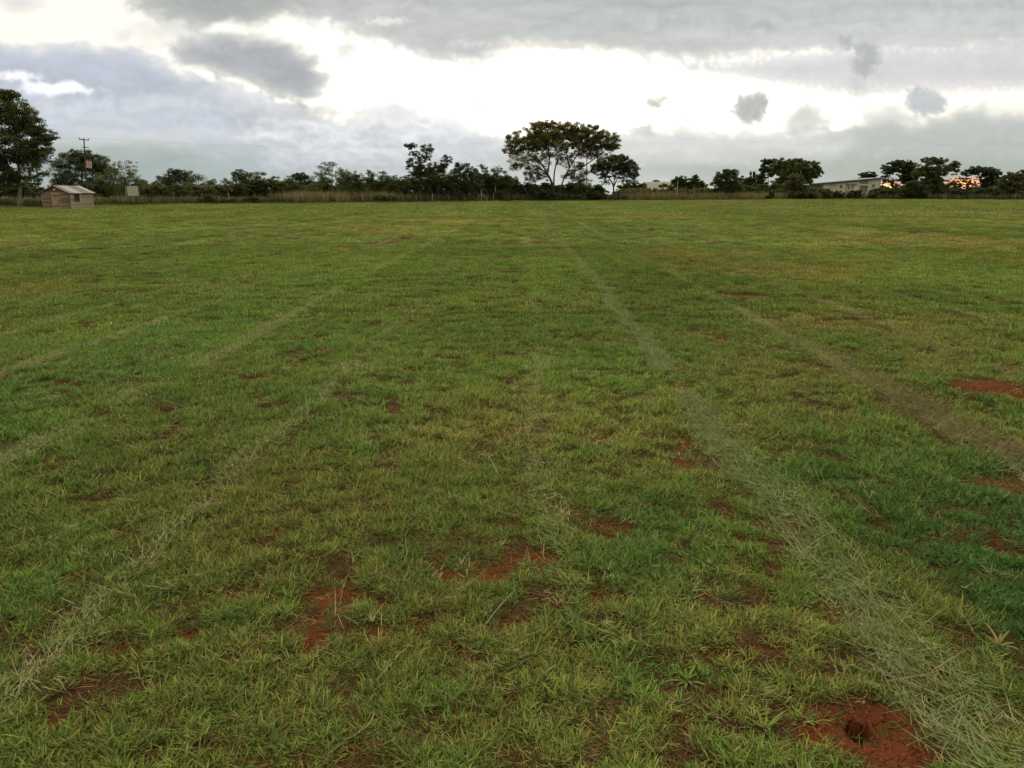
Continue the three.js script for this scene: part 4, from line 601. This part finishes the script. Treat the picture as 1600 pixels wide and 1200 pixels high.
/* ------------------------------------------------------------------ long cream building */
{
  const D = 252, X = (px) => at(px, HOR, D).x, Y = (py) => at(1320, py, D).y, x0 = X(1268), o = thing('long_building', 'long cream building with one sloping roof beyond the field', 'building', new THREE.Vector3(x0, 0, -D));
  const lx = (px) => X(px) - x0, roofY = (px) => Y(lerp(286.6, 277.2, (px - 1268) / 105)), grime = canvasTex(256, 256, (c, w, h) => { c.fillStyle = '#e8e6dc'; c.fillRect(0, 0, w, h); const q = rng(18); for (let i = 0; i < 260; i++) { c.fillStyle = `rgba(110,95,60,${.02 + .05 * q()})`; c.fillRect(q() * w, q() * h, 2 + q() * 14, 6 + q() * 60); } });
  const cream = std(.76, .72, .50, .9, { map: grime }), brown = std(.20, .155, .12), dark = std(.045, .045, .042, .3), roofM = std(.36, .36, .34, .6), frameM = std(.5, .47, .36), depth = 12, wall = (a, b, name) => { const s = new THREE.Shape([[lx(a), 0], [lx(b), 0], [lx(b), roofY(b) - .25], [lx(a), roofY(a) - .25]].map(([x, y]) => new THREE.Vector2(x, y))); return s; };
  const openings = [[1311, 1315.4, 289, 294.4], [1323, 1327, 291, 296.4], [1329, 1333.4, 290, 294.4], [1342.4, 1355, 290.6, 300], [1361, 1365.8, 288, 293.2], [1297, 1303.6, 285.9, 288.2]];
  const s = wall(1285, 1373, 'w'); for (const [a, b, t, u] of openings) { const h = new THREE.Path([[lx(a), Y(u)], [lx(a), Y(t)], [lx(b), Y(t)], [lx(b), Y(u)]].map(([x, y]) => new THREE.Vector2(x, y))); s.holes.push(h); }
  const g = new THREE.ExtrudeGeometry(s, { depth: .22, bevelEnabled: false }).translate(0, 0, -.22), uv = g.attributes.uv; for (let i = 0; i < uv.count; i++) uv.setXY(i, uv.getX(i) / 6, uv.getY(i) / 6);
  mesh('front_wall', g, cream, o);
  openings.forEach(([a, b, t, u], i) => { const w = lx(b) - lx(a), h = Y(t) - Y(u), cx = (lx(a) + lx(b)) / 2, cy = (Y(t) + Y(u)) / 2; if (i === 3) { mesh('garage_door', box(w - .06, h - .02, .06, cx, cy, -.17), brown, o); return; } const f = mesh('window', mergeGeometries([box(w, .09, .1, cx, cy + h / 2 - .045, -.1), box(w, .09, .1, cx, cy - h / 2 + .045, -.1), box(.09, h - .18, .1, cx - w / 2 + .045, cy, -.1), box(.09, h - .18, .1, cx + w / 2 - .045, cy, -.1), box(.06, h - .18, .08, cx, cy, -.1)]), frameM, o); for (const k of [-1, 1]) mesh('pane', box(w / 2 - .13, h - .2, .02, cx + k * w / 4, cy, -.13), dark, f); mesh('sill', box(w + .2, .08, .16, cx, cy - h / 2 - .05, .08), frameM, f); });
  mesh('cladding_panel', box(lx(1355) - lx(1342), Y(280.4) - Y(287.6), .08, (lx(1355) + lx(1342)) / 2, (Y(280.4) + Y(287.6)) / 2, .045), std(.27, .235, .20), o);
  mesh('lintel', box(lx(1356) - lx(1341.5), .25, .3, (lx(1356) + lx(1341.5)) / 2, Y(289.6), .155), std(.5, .48, .4), o);
  mesh('lintel', box(lx(1337) - lx(1322), .22, .5, (lx(1337) + lx(1322)) / 2, Y(288.2), .255), brown, o);
  const pf = mesh('framed_panel', box(lx(1306) - lx(1296), Y(290) - Y(296), .08, (lx(1306) + lx(1296)) / 2, (Y(290) + Y(296)) / 2, .045), std(.46, .44, .34), o); mesh('frame', box(lx(1306.8) - lx(1295.2), .12, .12, (lx(1306) + lx(1296)) / 2, Y(289.7), .065), brown, pf);
  mesh('downpipe', new THREE.CylinderGeometry(.09, .09, roofY(1321) - .3, 8).translate(lx(1321), (roofY(1321) - .3) / 2, .12), brown, o);
  mesh('corner_pillar', box(.3, roofY(1373) - .3, .3, lx(1373.4), (roofY(1373) - .3) / 2, -.1), std(.42, .39, .29), o);
  mesh('end_wall', box(.2, roofY(1373) - .5, depth - .5, lx(1372.6), (roofY(1373) - .5) / 2, -depth / 2 - .3), cream, o); mesh('inner_wall', box(.2, roofY(1285) - .35, depth - .5, lx(1285.6), (roofY(1285) - .35) / 2, -depth / 2 - .3), cream, o); mesh('back_wall', box(lx(1373) - .4, roofY(1268) - .4, .2, lx(1373) / 2, (roofY(1268) - .4) / 2, -depth), brown, o);
  for (const px of [1268.8, 1274, 1279.5]) mesh('carport_post', box(.16, roofY(px) - .25, .16, lx(px), (roofY(px) - .25) / 2, -.1), std(.12, .1, .085), o);
  const A = new THREE.Vector2(lx(1266.5), roofY(1266.5)), B = new THREE.Vector2(lx(1374.8), roofY(1374.8)), len = A.distanceTo(B), slope = Math.atan2(B.y - A.y, B.x - A.x), roof = mesh('roof', box(len, .14, depth + 1.2, len / 2, 0, -depth / 2 + .2), roofM, o); roof.position.set(A.x, A.y - .06, 0); roof.rotation.z = slope;
  mesh('fascia', box(len, .42, .05, len / 2, -.28, .83), std(.085, .075, .065), roof);
}

/* ------------------------------------------------------------------ loose stalks and broad leaved weeds in the near grass */
{
  const r = rng(404), straw = std(.46, .41, .24, .9), stalk = (label, x0, y0, x1, y1, lift) => { const a = onGround(x0, y0), b = onGround(x1, y1), ha = groundH(...a) + .035, hb = groundH(...b) + lift, p = new THREE.Vector3(a[0], ha, a[1]), q = new THREE.Vector3(b[0], hb, b[1]); const mid = p.clone().lerp(q, .5); mid.y += .01; const m = mesh('dry_stalk', limb([p, mid, q], .0015, .0009, 5), straw); mark(m, label, 'stalk'); };
  stalk('single straw stalk leaning up from the grass above a bare patch', 778, 748, 757, 722, .08);
  stalk('long straw stalk lying beside a bare soil patch', 756, 988, 805, 942, .06);
  stalk('pale straw stalk lying across short grass by the mown row', 1255, 868, 1300, 842, .05);
  stalk('long green straw bent over the brown track', 1452, 676, 1515, 655, .07);
  const weed = (label, px, py, s, n, c) => { const [x, z] = onGround(px, py), P = [], C = [], I = [], q = rng(px * 31 + py); for (let i = 0; i < n; i++) { const k = .8 + .4 * q(); blade(P, C, I, q, { x: (q() - .5) * .01, z: (q() - .5) * .01, len: .062 * s * (.5 + .8 * q()), wid: .008 * s, lean: .3 + 1.0 * q(), dir: i / n * 6.28 + q(), bend: .9, tone: c.map((v) => v * k), seg: 5 }); } const o = thing('leafy_weed', label, 'weed', new THREE.Vector3(x, groundH(x, z), z), 0); mesh('leaves', geom(P, C, I), grassMat, o); };
  weed('pale curled leaf weed alone in mid field grass', 1046, 628, 1.9, 9, [.34, .36, .16]);
  weed('broad leaved weed beside a bare patch in the foreground', 1075, 1062, 1.4, 13, [.2, .28, .06]);
  weed('light yellow green weed with drooping blades near the animal burrow', 1195, 1145, 1.3, 15, [.24, .29, .06]);
  weed('dark bluish broad weed among short grass', 700, 1100, 1.3, 14, [.1, .2, .05]);
  weed('yellowed weed rooted beside the pale mown row', 1560, 1010, 1.3, 14, [.34, .3, .09]);
}
renderer.render(scene, camera);
